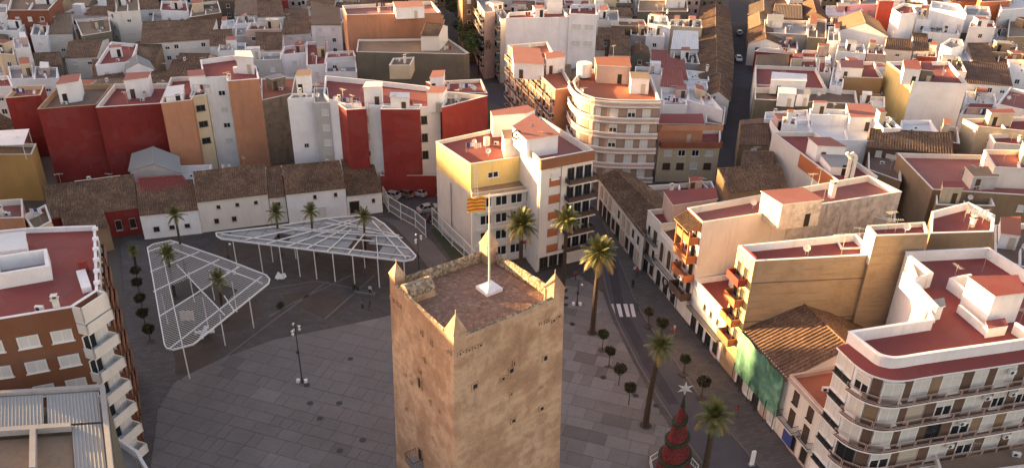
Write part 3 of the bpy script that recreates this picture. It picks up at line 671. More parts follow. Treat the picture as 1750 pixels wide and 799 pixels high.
for e, x, y, w_, h_, ar in ((0, 718, 653, .55, 1.35, True), (0, 718, 775, .8, 1.7, False), (0, 718, 633, .22, .3, False), (0, 726, 612, .16, .5, False), (0, 693, 638, .14, .28, False), (0, 703, 652, .16, .3, False), (0, 734, 686, .14, .5, False), (0, 696, 697, .14, .4, False), (0, 738, 747, .14, .45, False), (0, 752, 701, .14, .25, False),
                            (0, 721, 567, .2, .55, False), (0, 739, 584, .2, .5, False), (0, 668, 507, .2, .2, False), (0, 673, 511, .2, .2, False), (0, 678, 517, .2, .25, False), (0, 685, 522, .2, .25, False), (0, 763, 598, .16, .28, False), (0, 768, 600, .2, .35, False),
                            (1, 812, 659, .5, .62, False), (1, 872, 632, .5, .5, False), (1, 931, 610, .45, .6, False), (1, 876, 717, .45, .45, False), (1, 925, 697, .45, .45, False), (1, 877, 620, .13, .5, False), (1, 871, 672, .16, .35, False), (1, 928, 660, .14, .3, False), (1, 860, 646, .3, .35, False),
                            (1, 787, 603, .18, .25, False), (1, 792, 600, .14, .16, False), (1, 800, 597, .22, .18, False), (1, 810, 592, .2, .2, False), (1, 820, 588, .22, .25, False), (1, 926, 551, .16, .18, False), (1, 931, 549, .16, .18, False), (1, 938, 547, .16, .18, False), (1, 946, 546, .26, .3, False), (1, 955, 540, .26, .26, False)):
    r_ = opening(e, x, y, w_, h_, ar)
    if (x, y) == (718, 775): dp, da = r_
# little iron balcony at the door
ca, sa = math.cos(da), math.sin(da); bz = dp.z - 1.05
def bp(i, j): return (dp.x + i * ca + j * sa, dp.y + i * sa - j * ca)
bal = MB(); bal.prism([bp(-1.1, 0), bp(-1.1, 1.3), bp(.7, 1.3), bp(.7, 0)], bz - .12, bz, 0, bottom=True); b0 = bal.build('balcony', ['grey_metal'], tower)
r = MB(); C4 = [bp(-1.1, 0), bp(-1.1, 1.3), bp(.7, 1.3), bp(.7, 0)]
for i in range(3):
    p, q = C4[i], C4[i + 1]; r.bar((*p, bz + 1), (*q, bz + 1), .05, .05)
    for k in range(8): w = lerp(p, q, k / 7); r.bar((*w, bz), (*w, bz + 1), .03, .03)
link('railing', r.mesh('railing', ['dark_metal'], tower['org']), b0)
# flagpole on its white pyramid base, with the striped flag
fb = at(836, 495, ZT - 1.0); pole = thing('flagpole', 'white flagpole on a white stone pyramid base flying a yellow flag with red stripes', 'flagpole', (fb.x, fb.y, ZT - 1.0))
mb = MB(); s_ = .95; a_ = math.atan2((TW[2] - TW[1]).y, (TW[2] - TW[1]).x); mb.box((fb.x, fb.y, ZT - 1.0), 1.9, 1.9, .35, a_, 0)
Q = [(fb.x + (i * math.cos(a_) - j * math.sin(a_)) * .9, fb.y + (i * math.sin(a_) + j * math.cos(a_)) * .9) for i, j in ((-1, -1), (1, -1), (1, 1), (-1, 1))]
q2 = [(fb.x + (p[0] - fb.x) * .22, fb.y + (p[1] - fb.y) * .22) for p in Q]
for i in range(4): j = (i + 1) % 4; mb.face([(*Q[i], ZT - .649), (*Q[j], ZT - .649), (*q2[j], ZT - .35), (*q2[i], ZT - .35)])
mb.face([(*p, ZT - .35) for p in q2]); mb.build('base', ['wall_W'], pole)
ptop = 10.4; mb = MB(); mb.tube((fb.x, fb.y, ZT - .4), (fb.x, fb.y, ZT - 1 + ptop), .10, .06, 8); mb.build('pole', ['white_metal'], pole)
for nm_, c_ in (('flag_yellow', (.80, .50, .05)), ('flag_red', (.65, .09, .03))): metal(nm_, c_, .8)
mb = MB(); nx_, nz_ = 14, 9; fw_, fh_ = 1.75, 1.55
fo = Vector((fb.x - .35, fb.y, ZT - 1 + ptop - .3))
def fp(i, j):
    s_ = i / nx_; q = Vector((-1, .15, 0)).normalized() * fw_ * s_; w = .16 * math.sin(s_ * 9 + j * .35) * s_
    return fo + q + Vector((w * .2, w, -fh_ * j / nz_ - .25 * s_ * s_ + .05 * math.sin(s_ * 7)))
for i in range(nx_):
    for j in range(nz_): mb.face([fp(i, j), fp(i, j + 1), fp(i + 1, j + 1), fp(i + 1, j)], 1 if j % 2 else 0)
mb.build('flag', ['flag_yellow', 'flag_red'], pole, smooth=True)
mb = MB()
for dz in (.2, 1.7): mb.tube((fb.x, fb.y, fo.z - dz), (fo.x, fo.y, fo.z - dz), .015, n=4)
mb.build('rope', ['dark_metal'], pole)
# ================================================================ near buildings
LG = Vector((FB[0] - FA[0], FB[1] - FA[1])).normalized(); LN = Vector((-LG.y, LG.x))       # along the street towards us / into the block (+x)
if LN.x < 0: LN = -LN
def fl(y, d=0.0):
    """point on the street building line at depth d into the block, given its y"""
    t_ = (y - FA[1]) / (FB[1] - FA[1]); return (FA[0] + (FB[0] - FA[0]) * t_ + LN.x * d, y + LN.y * d)
def street_block(y0, y1, depth):      # y0 far, y1 near: footprint with edge 3 = street side (back-left to front-left)
    return [fl(y1), fl(y1, depth), fl(y0, depth), fl(y0)]
# --- low tiled terrace on the left bank of the street's far end
t1 = bld('1101,402 1152,352 1076,297 1024,302', 6.6, 'L', 't', 'long low terrace with a lichened tile roof leading up to the shopping street', kind='F', coping=False, par=.02, short='long tiled terrace')
for ch in list(t1.children): pass
P = up4(pp('1101,402 1152,352 1076,297 1024,302', 6.6)); gable_roof(t1, [P[0], P[1], P[2], P[3]], 6.65, 1.2, 'y', 'roof_t', 'wall_L')
wall_windows(t1, (P[3].x, P[3].y), (P[0].x, P[0].y), [(9, [4.6], 1.2, 2.0, 'sne', .04, .96), (9, [1.5], 1.6, 2.5, 'kdeg', .04, .96)])
# --- s1: pale two-storey with a red terrace
s1 = bld(None, 10.2, 'L', 'r', 'narrow pale two-storey house with a red terrace next to the arched shopfront', world=street_block(113.4, 108.6, 12), short='pale corner house',
         win=[(3, 2, [7.4, 4.2], 1.1, 1.9, 'nB', .05, .95), (3, 2, [1.5], 1.5, 2.4, 'dk', .05, .95)],
         boxes=[(13.0, '1151,351 1226,340 1222,322 1135,328', 'K', 'r')])
for z in (6.3, 3.1):
    a, b_ = fl(113.2), fl(108.8); balcony(s1, a, b_, z, .7, 'rail', 'G')
# --- s2: the white arcade
s2 = bld(None, 9.3, 'L', 't', 'white facade with three tall arched windows and round grilles over its shopfronts', world=street_block(108.6, 100.9, 13), kind='F', par=.5, short='arched white facade')
P2 = street_block(108.6, 100.9, 13); gable_roof(s2, [P2[3], P2[0], P2[1], P2[2]][0:4] if False else [Vector(fl(108.4, .6)), Vector(fl(101.1, .6)), Vector(fl(101.1, 13)), Vector(fl(108.4, 13))], 8.9, 2.4, 's', 'roof_T', 'wall_L')
def arch_mesh(w_, h_, mats, rim=.2):
    mb = MB(); K = 8; r = w_ / 2
    def ring_(r_, off): return [(-r_, -h_ / 2)] + [(-math.cos(math.pi * i / K) * r_, h_ / 2 - r + math.sin(math.pi * i / K) * r_) for i in range(K + 1)] + [(r_, -h_ / 2)]
    a, b_ = ring_(r, 0), ring_(r + rim, 0)
    for i in range(len(a) - 1):
        mb.face([(b_[i + 1][0], -.16, b_[i + 1][1]), (b_[i][0], -.16, b_[i][1]), (a[i][0], -.16, a[i][1]), (a[i + 1][0], -.16, a[i + 1][1])][::-1], 0)
        mb.face([(b_[i][0], 0, b_[i][1]), (b_[i + 1][0], 0, b_[i + 1][1]), (b_[i + 1][0], -.16, b_[i + 1][1]), (b_[i][0], -.16, b_[i][1])][::-1], 0)
        mb.face([(a[i][0], -.16, a[i][1]), (a[i + 1][0], -.16, a[i + 1][1]), (a[i + 1][0], 0, a[i + 1][1]), (a[i][0], 0, a[i][1])][::-1], 0)
    mb.face([(q[0], -.03, q[1]) for q in a[::-1]], 1)
    return mb.mesh('arched_window', mats)
A1 = arch_mesh(1.3, 3.3, ['wall_L', 'brown_wood']); A2 = arch_mesh(1.7, 2.9, ['wall_L', 'dark_void'])
angL = math.atan2(LG.y, LG.x)
for k in range(3):
    x, y = fl(107.2 - k * 2.5); o = s2['org']; link('arched_window', A1, s2, (x - LN.x * .02 - o[0], y - LN.y * .02 - o[1], 6.2), angL)
    w_ = link('shop_door', A2, s2, (x - LN.x * .02 - o[0], y - LN.y * .02 - o[1], 1.6), angL)
    g = MB(); c_ = Vector((x, y, 2.4)) - Vector((LN.x, LN.y, 0)) * .25; ex = Vector((LG.x, LG.y, 0)); ez = Vector((0, 0, 1))
    if k:
        for s_ in range(14):
            a, b_ = s_ * math.pi / 7, (s_ + 1) * math.pi / 7; g.tube(c_ + (ex * math.cos(a) + ez * math.sin(a)) * .85, c_ + (ex * math.cos(b_) + ez * math.sin(b_)) * .85, .13, n=5)
        g.tube(c_ - Vector((LN.x, LN.y, 0)) * .02, c_ + Vector((LN.x, LN.y, 0)) * .05, .42, n=14, m=1)
        for s_ in range(6): a = s_ * math.pi / 3; g.tube(c_, c_ + (ex * math.cos(a) + ez * math.sin(a)) * .8, .05, n=4)
        g.build('round_grille', ['dark_metal', 'wall_L'], s2)
balcony(s2, fl(108.4), fl(101.1), 4.0, .8, 'rail', 'L')
# cornice
mb = MB(); mb.prism([fl(108.5, -.25), fl(101.0, -.25), fl(101.0, .0), fl(108.5, .0)], 8.7, 9.0, 0, bottom=True); mb.build('cornice', ['wall_L'], s2)
# --- s3: tall block with orange balconies and a tiled canopy
s3p = [fl(97.1), *[(p.x, p.y) for p in (at(1541, 328, 16.5), at(1484, 300, 16.5))], fl(101.5)]
s3 = bld(None, 16.5, 'L', 'k', 'tall block with sunlit orange balconies and a small tiled canopy over the street', world=s3p, short='orange balcony block', par=.9,
         boxes=[(19.4, '1337,350 1406,342 1372,322 1302,328', 'M', 'k')])
mb = MB(); a, b_ = s3p[0], s3p[1]; L_ = math.hypot(b_[0] - a[0], b_[1] - a[1]); nx_, ny_ = (b_[1] - a[1]) / L_, -(b_[0] - a[0]) / L_
q0, q1 = lerp(a, b_, .42), lerp(a, b_, .995); mb.prism([(q0[0] + nx_ * .12, q0[1] + ny_ * .12), (q1[0] + nx_ * .12, q1[1] + ny_ * .12), q1, q0], 3, 16.42, 0, bottom=True); mb.build('peeling_wall', ['M'], s3)
chimney(s3, *at(1421, 333, 16.0)[:2], 15.6, 2.2, .75, 'L'); antenna(s3, *at(1386, 318, 16)[:2], 15.6, 2.6); antenna(s3, *at(1398, 315, 16)[:2], 15.6, 3.2)
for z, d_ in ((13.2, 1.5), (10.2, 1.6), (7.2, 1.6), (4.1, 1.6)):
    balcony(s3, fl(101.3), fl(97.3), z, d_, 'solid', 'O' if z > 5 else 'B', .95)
    wall_windows(s3, fl(101.3), fl(97.3), [(2, [z + 1.25], 1.3, 2.2, 'bk', .05, .95)])
mb = MB()
for y in (101.2, 99.3, 97.4):
    x, y_ = fl(y, -1.45); mb.tube((x, y_, 10.2), (x, y_, 15.2), .14, n=6)
mb.build('balcony_column', ['O'], s3)
gable_roof(s3, [Vector(fl(101.4, -1.9)), Vector(fl(97.2, -1.9)), Vector(fl(97.2, 0)), Vector(fl(101.4, 0))], 15.3, 1.0, 's', 'roof_T', 'wall_O', over=.1)
ac_unit(s3, *fl(97.9, -1.7), 7.3, angL)
# --- s4: small white sunlit house with red roof
s4 = bld(None, 7.6, 'W', 'r', 'small white house with a red roof terrace squeezed below the tall tan wall', world=[fl(88.1), fl(88.1, 9), fl(97.0, 9), fl(97.0)], short='small white sunlit house',
         win=[(3, 3, [5.3], .55, 1.0, 'k', .3, .9), (3, 4, [1.5], 1.4, 2.6, 'dgk', .03, .97)], par=.7)
roofbox(s4, [fl(89.5, 4.5), fl(89.5, 8), fl(95.5, 8), fl(95.5, 4.5)], 6.9, 9.6, 'W', 'r', door=False)
balcony(s4, fl(96.9), fl(88.4), 3.3, .8, 'rail', 'G')
# --- s5: tall tan party wall, sunlit yellow street front
a5, b5 = at(1290, 450, 18), at(1500, 435, 18); c5 = at(1395, 400, 18)
s5 = bld(None, 18, 'N', 'r', 'tall tan-walled building with a narrow yellow street front and orange balconies', name='apartment_building', par=.9, short='tall tan wall',
         world=[fl(84.2), (b5.x, b5.y), (at(1462, 400, 18).x, at(1462, 400, 18).y), fl(88.0)], pcol='wall_W')
mb = MB(); e0, e1_ = fl(88.0), fl(84.2); mb.prism([(e0[0] - LN.x * .12, e0[1] - LN.y * .12), (e1_[0] - LN.x * .12, e1_[1] - LN.y * .12), e1_, e0], 3.2, 17.99, 0, bottom=True); mb.build('street_front', ['Y'], s5)
for z in (14.2, 11.2, 8.2, 5.2):
    balcony(s5, fl(87.7, -.12), fl(84.9, -.12), z, 1.25, 'solid', 'O' if z < 14 else 'R', .9)
    wall_windows(s5, fl(87.9, -.12), fl(84.5, -.12), [(2, [z + 1.2], 1.0, 2.2, 'bk', .05, .95)])
mb = MB()
for k in range(9): mb.bar((*fl(87.8, .35 + k * .001), 17.2 + k * .13), (*fl(84.6, .35), 17.2 + k * .13), .05, .05)
mb.build('red_rail', ['R'], s5)
for zz in (14.9, 9.2, 4.6):     # shutter-board joints across the big wall
    mb = MB(); a, b_ = s5['org'], 0; A, B = fl(84.2), (b5.x, b5.y); mb.bar((A[0], A[1] - .02, zz), (B[0], B[1] - .02, zz - .17), .06, .10); mb.build('wall_joint', ['B'], s5)
a, b_ = at(1500, 434, 18), at(1586, 400, 21)
s5b = bld('1497,403 1587,400 1580,380 1483,386', 21, 'N', 'r', 'taller rear wing of tan render with a red roof and bright white end wall', par=.5, short='rear tan wing')
mb = MB(); P = up4(pp('1497,403 1587,400 1580,380 1483,386', 21)); mb.prism([(P[3].x - .1, P[3].y), (P[0].x - .1, P[0].y - .05), (P[0].x, P[0].y), (P[3].x, P[3].y)], 17, 20.95, 0); mb.build('end_wall', ['W'], s5b); antenna(s5b, P[1].x - 4, P[1].y + 2, 20.5, 2.6)
s5c = bld('1590,399 1697,396 1700,368 1655,346 1592,362', 19, 'T', 'r', 'tan building with a red terrace inside white parapets, gas bottles and aerials', par=1.0, pcol='wall_W', short='red terrace with aerials', clutter='aac')
bld('1437,425 1497,424 1490,398 1425,402', 17.2, 'W', 'g', 'low white light-well roof behind the tall tan wall', par=.9, short='white light well', clutter='')
# --- s6: green netting
s6p = [fl(74.2), fl(74.2, 15), fl(84.1, 15), fl(84.1)]
s6 = bld(None, 8.0, 'L', 't', 'old tiled-roof house whose street front is wrapped in green scaffold netting', world=s6p, kind='F', par=.02, coping=False, short='green netted house')
gable_roof(s6, [Vector(fl(84.1)), Vector(fl(74.2)), Vector(fl(74.2, 15)), Vector(fl(84.1, 15))], 8.05, 3.2, 'x', 'roof_T', 'wall_L', rib=.5)
m, t, b = nodes('green_net'); n1 = noise_out(t, .35, 5, .6, pos(t)); n2 = noise_out(t, 1.2, 4, .6, pos(t, (1, 1, .35)))
c_ = ramp(t, n1, [(.35, (.035, .12, .085)), (.5, (.075, .20, .145)), (.65, (.17, .33, .25))]); c_ = mixc(t, ramp(t, n2, [(.5, (0, 0, 0)), (.7, (.5, .5, .5))]), c_, (.25, .46, .33))
t.links.new(c_, b.inputs['Base Color']); b.inputs['Roughness'].default_value = .8; bump(t, b, n2, .5, .1); MATS['green_net'] = m
mb = MB(); nu, nz = 30, 14
def npt(i, j):
    u_, z = i / nu, 2.3 + 5.9 * j / nz; y = 84.0 - 9.7 * u_; bulge = .55 + .07 * math.sin(u_ * 19) * math.sin(j * .5 + .8) + .15 * noise.noise(Vector((u_ * 6, z, 0)))
    x, yy_ = fl(y, -bulge); return (x, yy_, z)
for i in range(nu):
    for j in range(nz): mb.face([npt(i, j), npt(i + 1, j), npt(i + 1, j + 1), npt(i, j + 1)])
mb.build('scaffold_netting', ['green_net'], s6, smooth=True)
for k in range(6):
    mb = MB(); x, y = fl(83.7 - k * 1.85, -.7); mb.tube((x, y, .1), (x, y, 3.4), .05, n=5); mb.build('scaffold_pole', ['dark_metal'], s6)
wall_windows(s6, fl(84.1), fl(74.2), [(5, [1.5], 1.3, 2.5, 'sed', .03, .97)])
# --- s7: beige house with brown shutters
s7 = bld(None, 8.8, 'L', 'o', 'beige two-storey house with brown shuttered balconies and a blue shop banner', world=[fl(67.9), fl(67.9, 12), fl(74.1, 12), fl(74.1)], short='beige shuttered house', par=.5, pcol='wall_K',
         win=[(3, 2, [7.0], .95, 1.7, 'B', .08, .95), (3, 2, [4.1], 1.0, 2.2, 'B', .08, .95), (3, 2, [1.3], 1.3, 2.3, 'bk', .3, .98)])
balcony(s7, fl(73.9), fl(70.9), 3.0, .8, 'rail', 'L'); balcony(s7, fl(70.3), fl(68.2), 3.0, .5, 'rail', 'L')
mb = MB(); x, y = fl(72.0, -.2); mb.prism([fl(72.9, -.22), fl(71.2, -.22), fl(71.2, -.12), fl(72.9, -.12)], .4, 2.9, 0, bottom=True); mb.build('banner', ['banner_blue'], s7)
mb = MB(); mb.prism([fl(74.0, -.3), fl(68.1, -.3), fl(68.1, 0), fl(74.0, 0)], 8.35, 8.6, 0, bottom=True); mb.build('cornice', ['wall_K'], s7)
# --- s8: the big curved block at the lower right
Z8 = 17.4
s8px = '1434,591 1467,621 1485,635 1508,643 1536,647 1586,638 1668,626 1750,614 1900,590'
front = [(p.x, p.y) for p in pp(s8px, Z8)]
def smooth(path, it=2):
    for _ in range(it):
        out = [path[0]]
        for i in range(len(path) - 1): out += [lerp(path[i], path[i + 1], .25), lerp(path[i], path[i + 1], .75)]
        out.append(path[-1]); path = out
    return path
def offs(path, d):
    out = []
    for i, p in enumerate(path):
        a, b_ = path[max(0, i - 1)], path[min(len(path) - 1, i + 1)]; dx, dy = b_[0] - a[0], b_[1] - a[1]; L = math.hypot(dx, dy); out.append((p[0] + dy / L * d, p[1] - dx / L * d))
    return out
fr = [fl(65.1)] + front[2:]; fpath = smooth(fr, 2)
fin = offs(fpath, -1.1)                        # the tall set-back parapet follows the curve
back = [(p.x, p.y) for p in pp('1900,520 1762,468 1690,423 1548,430 1592,544', 19.0)]
P8 = [fl(67.85)] + fpath + back + [fl(67.9, 5)]
P8 = [fl(67.85)] + fpath + back
q8 = at(1446, 563, 19.2)
s8 = bld(None, Z8, 'W', 'r', 'big curved apartment block with white balcony bands and red roof terrace, lower right', world=P8, name='apartment_building', par=.05, coping=False, short='big curved block')
TP = [(q8.x + .3, q8.y)] + fin[3:] + [(p[0], p[1]) for p in back]
q = MB(); q.ring(TP, inset(TP, .22), Z8 - .04, Z8 + 1.55, 0, 0, 0); q.build('parapet', ['wall_W'], s8)
q = MB(); q.ring(inset(TP, -.06), inset(TP, .28), Z8 + 1.552, Z8 + 1.64, 0, 0, 0, True); q.build('coping', ['wall_W'], s8)
q = MB(); q.face([(p[0], p[1], Z8 + .25) for p in inset(TP, .2)]); q.build('roof_terrace', ['roof_r'], s8)
q = MB(); ea, eb = offs([fl(67.8)] + fpath, .45), offs([fl(67.8)] + fpath, -1.2)
for i in range(len(ea) - 1):
    a, b_, c, d = ea[i], ea[i + 1], eb[i + 1], eb[i]; q.face([(*a, Z8 + .1), (*b_, Z8 + .1), (*c, Z8 + .35), (*d, Z8 + .35)]); q.face([(*d, Z8 - .12), (*c, Z8 - .12), (*b_, Z8 - .12), (*a, Z8 - .12)])
q.build('eave', ['roof_r'], s8)
q = MB()
for i in range(len(ea) - 1): q.face([(*ea[i], Z8 - .12), (*ea[i + 1], Z8 - .12), (*ea[i + 1], Z8 + .1), (*ea[i], Z8 + .1)])
q.build('fascia', ['wall_W'], s8)
def rb8(px_, z1, roof='r', wall='W', door=False, z0=None, over=.1):
    Q = [(p.x, p.y) for p in up4(pp(px_, z1))]; return roofbox(s8, Q, Z8 + .24 if z0 is None else z0, z1, wall, roof, 'stair_tower', over, door)
def wall8(p, q_, h, w_=.28):
    a, b_ = at(*p, Z8 + h), at(*q_, Z8 + h); d = (b_ - a).normalized(); n_ = Vector((-d.y, d.x, 0)) * w_ / 2; P = [a - n_, b_ - n_, b_ + n_, a + n_]; P = [(x.x, x.y) for x in P]
    if area2(P) < 0: P = P[::-1]
    mb = MB(); mb.prism(P, Z8 + .2, Z8 + h, 0); mb.build('terrace_wall', ['wall_W'], s8)
rb8('1700,507 1752,501 1738,472 1655,474', Z8 + 3.9)
rb8('1688,563 1722,558 1716,545 1684,550', Z8 + 1.3, 'r', 'W', over=.02)
for p, q_, h in (((1640, 520), (1688, 560), 1.2), ((1556, 436), (1594, 466), 2.1), ((1594, 466), (1566, 474), 2.1), ((1546, 463), (1604, 524), 2.3), ((1604, 524), (1578, 530), 1.6), ((1624, 474), (1660, 500), 1.7), ((1660, 468), (1628, 474), 1.7), ((1736, 550), (1762, 566), 1.6)): wall8(p, q_, h)
rb8('1597,527 1613,523 1611,512 1595,515', Z8 + 1.9, 'g', 'W', over=.15)
for q_ in ((1632, 470), (1681, 455), (1582, 485), (1745, 545)): antenna(s8, *at(*q_, Z8 + 1)[:2], Z8 + .25, 2.2)
# floors: slab edge, paired railings, shutters and brown piers
def along(path):
    d = [0]
    for i in range(len(path) - 1): d.append(d[-1] + math.hypot(path[i + 1][0] - path[i][0], path[i + 1][1] - path[i][1]))
    def f(s_):
        for i in range(len(path) - 1):
            if s_ <= d[i + 1] or i == len(path) - 2:
                t_ = (s_ - d[i]) / (d[i + 1] - d[i]); p = lerp(path[i], path[i + 1], t_); return p, math.atan2(path[i + 1][1] - path[i][1], path[i + 1][0] - path[i][0])
    return f, d[-1]
f8, L8 = along(fpath)
m, t, b = nodes('brown_glass'); b.inputs['Base Color'].default_value = (.06, .04, .033, 1); b.inputs['Roughness'].default_value = .3; b.inputs['Alpha'].default_value = .7; MATS['brown_glass'] = m
o11 = offs(fpath, .8); o0 = offs(fpath, -.1); rs8 = random.Random(3)
for k in range(5):
    z = Z8 - 3.0 * (k + 1)
    mb = MB()
    for i in range(len(o11) - 1):
        a, b_, c, d = o11[i], o11[i + 1], o0[i + 1], o0[i]
        mb.face([(*a, z), (*b_, z), (*c, z), (*d, z)], 1); mb.face([(*d, z - .17), (*c, z - .17), (*b_, z - .17), (*a, z - .17)]); mb.face([(*a, z - .17), (*b_, z - .17), (*b_, z), (*a, z)])
    mb.face([(*o11[0], z - .17), (*o11[0], z), (*o0[0], z), (*o0[0], z - .17)])
    sl = mb.build('balcony_slab', ['wall_W', 'wall_B'], s8)
    g8, Lg = along(offs(fpath, .74)); nP = int(Lg / 1.75)
    for j in range(nP):
        s0, s1_ = j * Lg / nP + .08, (j + 1) * Lg / nP - .08; p, q_ = g8(s0)[0], g8(s1_)[0]; r = MB()
        for zz in (z + .12, z + .95): r.bar((*p, zz), (*q_, zz), .05, .05)
        for w in (p, q_): r.bar((*w, z), (*w, z + .98), .05, .05)
        for zz in (z + .28, z + .8): r.bar((*lerp(p, q_, .06), zz), (*lerp(p, q_, .94), zz), .03, .03)
        r.face([(*p, z + .14), (*q_, z + .14), (*q_, z + .86), (*p, z + .86)], 1) if j % 3 else None; link('railing', r.mesh('railing', ['wall_K', 'brown_glass'], s8['org']), sl)
    s_ = .3; j = 0
    while s_ < L8 - 2.2:
        w_ = rs8.choice((1.7, 2.1, 2.4)); pw = rs8.choice((1.0, 1.3))
        p, an = f8(s_ + w_ / 2); window(s8, (p[0], p[1], z + 1.28), an, w_, 2.35, rs8.choice('sssehg') if k else rs8.choice('sshs'))
        p, an = f8(s_ + w_ + pw / 2); mb = MB(); ca, sa = math.cos(an), math.sin(an); hw = pw / 2 - .04
        mb.prism([(p[0] + i * ca + jj * sa, p[1] + i * sa - jj * ca) for i, jj in ((-hw, .09), (hw, .09), (hw, -.05), (-hw, -.05))], z + .02, z + 2.66, 0)
        mb.build('brown_pier', ['brown_pier' if False else 'T' if rs8.random() < .25 else 'B'], s8); s_ += w_ + pw
    for q_ in range(2):
        p, an = f8(rs8.uniform(6, L8 - 4)); n__ = (math.sin(an), -math.cos(an)); ac_unit(s8, p[0] + n__[0] * .4, p[1] + n__[1] * .4, z + 1.7, an)
# the glazed bay facing the street (left end)
A, B = fl(67.8), fl(65.2)
for k in range(5):
    z = Z8 - 3.0 * (k + 1); c0 = lerp(A, B, .5); an = math.atan2(B[1] - A[1], B[0] - A[0]); Lb = math.hypot(B[0] - A[0], B[1] - A[1])
    window(s8, (*lerp(A, B, .27), z + 1.85), an, Lb * .47, 1.75, 's'); window(s8, (*lerp(A, B, .75), z + 1.85), an, Lb * .47, 1.75, 's')
    window(s8, (*c0, z + .45), an, Lb * .96, .85, 'g'); mb = MB(); mb.prism([(A[0] - LN.x * .15, A[1] - LN.y * .15), (B[0] - LN.x * .15, B[1] - LN.y * .15), B, A], z - .2, z, 0, bottom=True); mb.build('band', ['wall_W'], s8)
# lower neighbours at the bottom right corner
bld('1610,815 1800,790 1790,740 1595,768', 6, 'L', 'v', 'gravel-roofed annexe with a white parapet below the curved block', par=.4, short='gravel-roofed annexe')
# ================================================================ central building
cb0, cb1, cb2 = at(821, 437), at(916, 465), at(1004, 440)
zA, zD, zE = 16.5, 19.4, 12.4
A_ = [(p.x, p.y) for p in (at(804, 281, zA), at(905, 266, zA), at(868, 212, zA), at(840, 220, zA), at(745, 242, zA))]
A_[2] = (at(885, 212, zA).x, at(885, 212, zA).y); A_ = [A_[0], A_[1], A_[2], A_[4]]
cA = bld(None, zA, 'Y', 'r', 'yellow-walled apartment building with a red roof and glazed galleries behind the palms', world=A_, name='apartment_building', par=.55, short='yellow central building', pcol='wall_L',
         win=[(0, 1, [14.2], 1.9, 1.0, 'w', .25, .5)])
# lower glazed front, to the left of the banded wing
Ef = [(at(826, 331, zE).x, at(826, 331, zE).y), (at(914, 324, zE).x, at(914, 324, zE).y)]
Ef = [(-5.0, 113.6), (3.3, 111.6)]; cE = [Ef[0], Ef[1], (A_[1][0] + .3, A_[1][1] + .3), (A_[0][0], A_[0][1])]
cE = [(A_[0][0] + .35, A_[0][1] - 3.4), (A_[1][0] + 1.6, A_[1][1] - 3.3), (A_[1][0], A_[1][1] - .02), (A_[0][0], A_[0][1] - .02)]
mb = MB(); mb.prism(cE, 0, zE, 0); mb.build('front_wing', ['L'], cA); q = MB(); q.face([(p[0], p[1], zE + .006) for p in inset(cE, .1)]); q.build('terrace_floor', ['roof_v'], cA)
balcony(cA, cE[0], cE[1], zE, .5, 'rail', 'L', .9, mats=['white_frame'])
for k in range(4):
    z = zE - 3.0 * (k + 1) + .3
    wall_windows(cA, cE[0], cE[1], [(4, [z + 1.5], 2.05, 1.75, 'w', .09, 1.0)])
    mb = MB(); a, b_ = lerp(cE[0], cE[1], .07), cE[1]; dx, dy = b_[0] - a[0], b_[1] - a[1]; L_ = math.hypot(dx, dy); n_ = (dy / L_ * .45, -dx / L_ * .45)
    mb.prism([(a[0] + n_[0], a[1] + n_[1]), (b_[0] + n_[0], b_[1] + n_[1]), b_, a], z - .25, z + .02, 0, bottom=True); mb.build('gallery_sill', ['wall_L'], cA)
# tall side wall: the shade below the sunlit plaster is a paler coloured skin
# ladder to the roof
mb = MB(); a, b_ = at(812, 283, 16.9), at(822, 330, zE)
for s_ in (-.22, .22): mb.tube((a.x + s_, a.y - .3, 17.0), (a.x + .3 + s_, a.y - 1.7, zE + .1), .05, n=4)
for k in range(10): t_ = k / 9; mb.tube((a.x - .22 + .3 * t_, a.y - .3 - 1.4 * t_, 17 - (17 - zE) * t_), (a.x + .22 + .3 * t_, a.y - .3 - 1.4 * t_, 17 - (17 - zE) * t_), .03, n=4)
mb.build('ladder', ['white_metal'], cA)
def rbA(par_, px_, z0_, z1, wall='W', roof='k', door=False): return roofbox(par_, [(p.x, p.y) for p in up4(pp(px_, z1))], z0_, z1, wall, roof, 'penthouse', .1, door)
rbA(cA, '842,199 899,195 914,189 901,181 839,191', zA - .56, zA + 3.2, 'W', 'k')
mb = MB(); x, y = A_[0][0] + 2.2, A_[0][1] + 9.5; mb.tube((x, y, zA - .5), (x, y, zA + .9), .55, n=12); mb.build('water_tank', ['wall_L'], cA); dish(cA, x - 2, y - 1, zA - .5); ac_unit(cA, x + 1.6, y, zA - .4)
plaster('wall_brown_paint', (.24, .10, .05), .4)
# the banded wing
D_ = [(p.x, p.y) for p in (at(922, 271, zD), at(1009, 257, zD), at(920, 197, zD), at(872, 212, zD))]; D_[0] = (3.95, 110.9)
D_ = [(3.95, 110.9), (12.35, 115.3), (at(924, 200, zD).x, at(924, 200, zD).y), (at(882, 232, zD).x, at(882, 232, zD).y)]
cD = bld(None, zD, 'L', 'k', 'tall wing with orange and white banded front and stacked balconies beside the shopping street', world=D_, name='apartment_building', par=1.0, short='banded central wing')
rbA(cD, '900,240 954,232 911,196 876,217', zD - 1.0, zD + 1.9, 'W', 'k'); rbA(cD, '862,238 899,237 893,222 858,224', zA - .56, zD - .2, 'W', 'b')
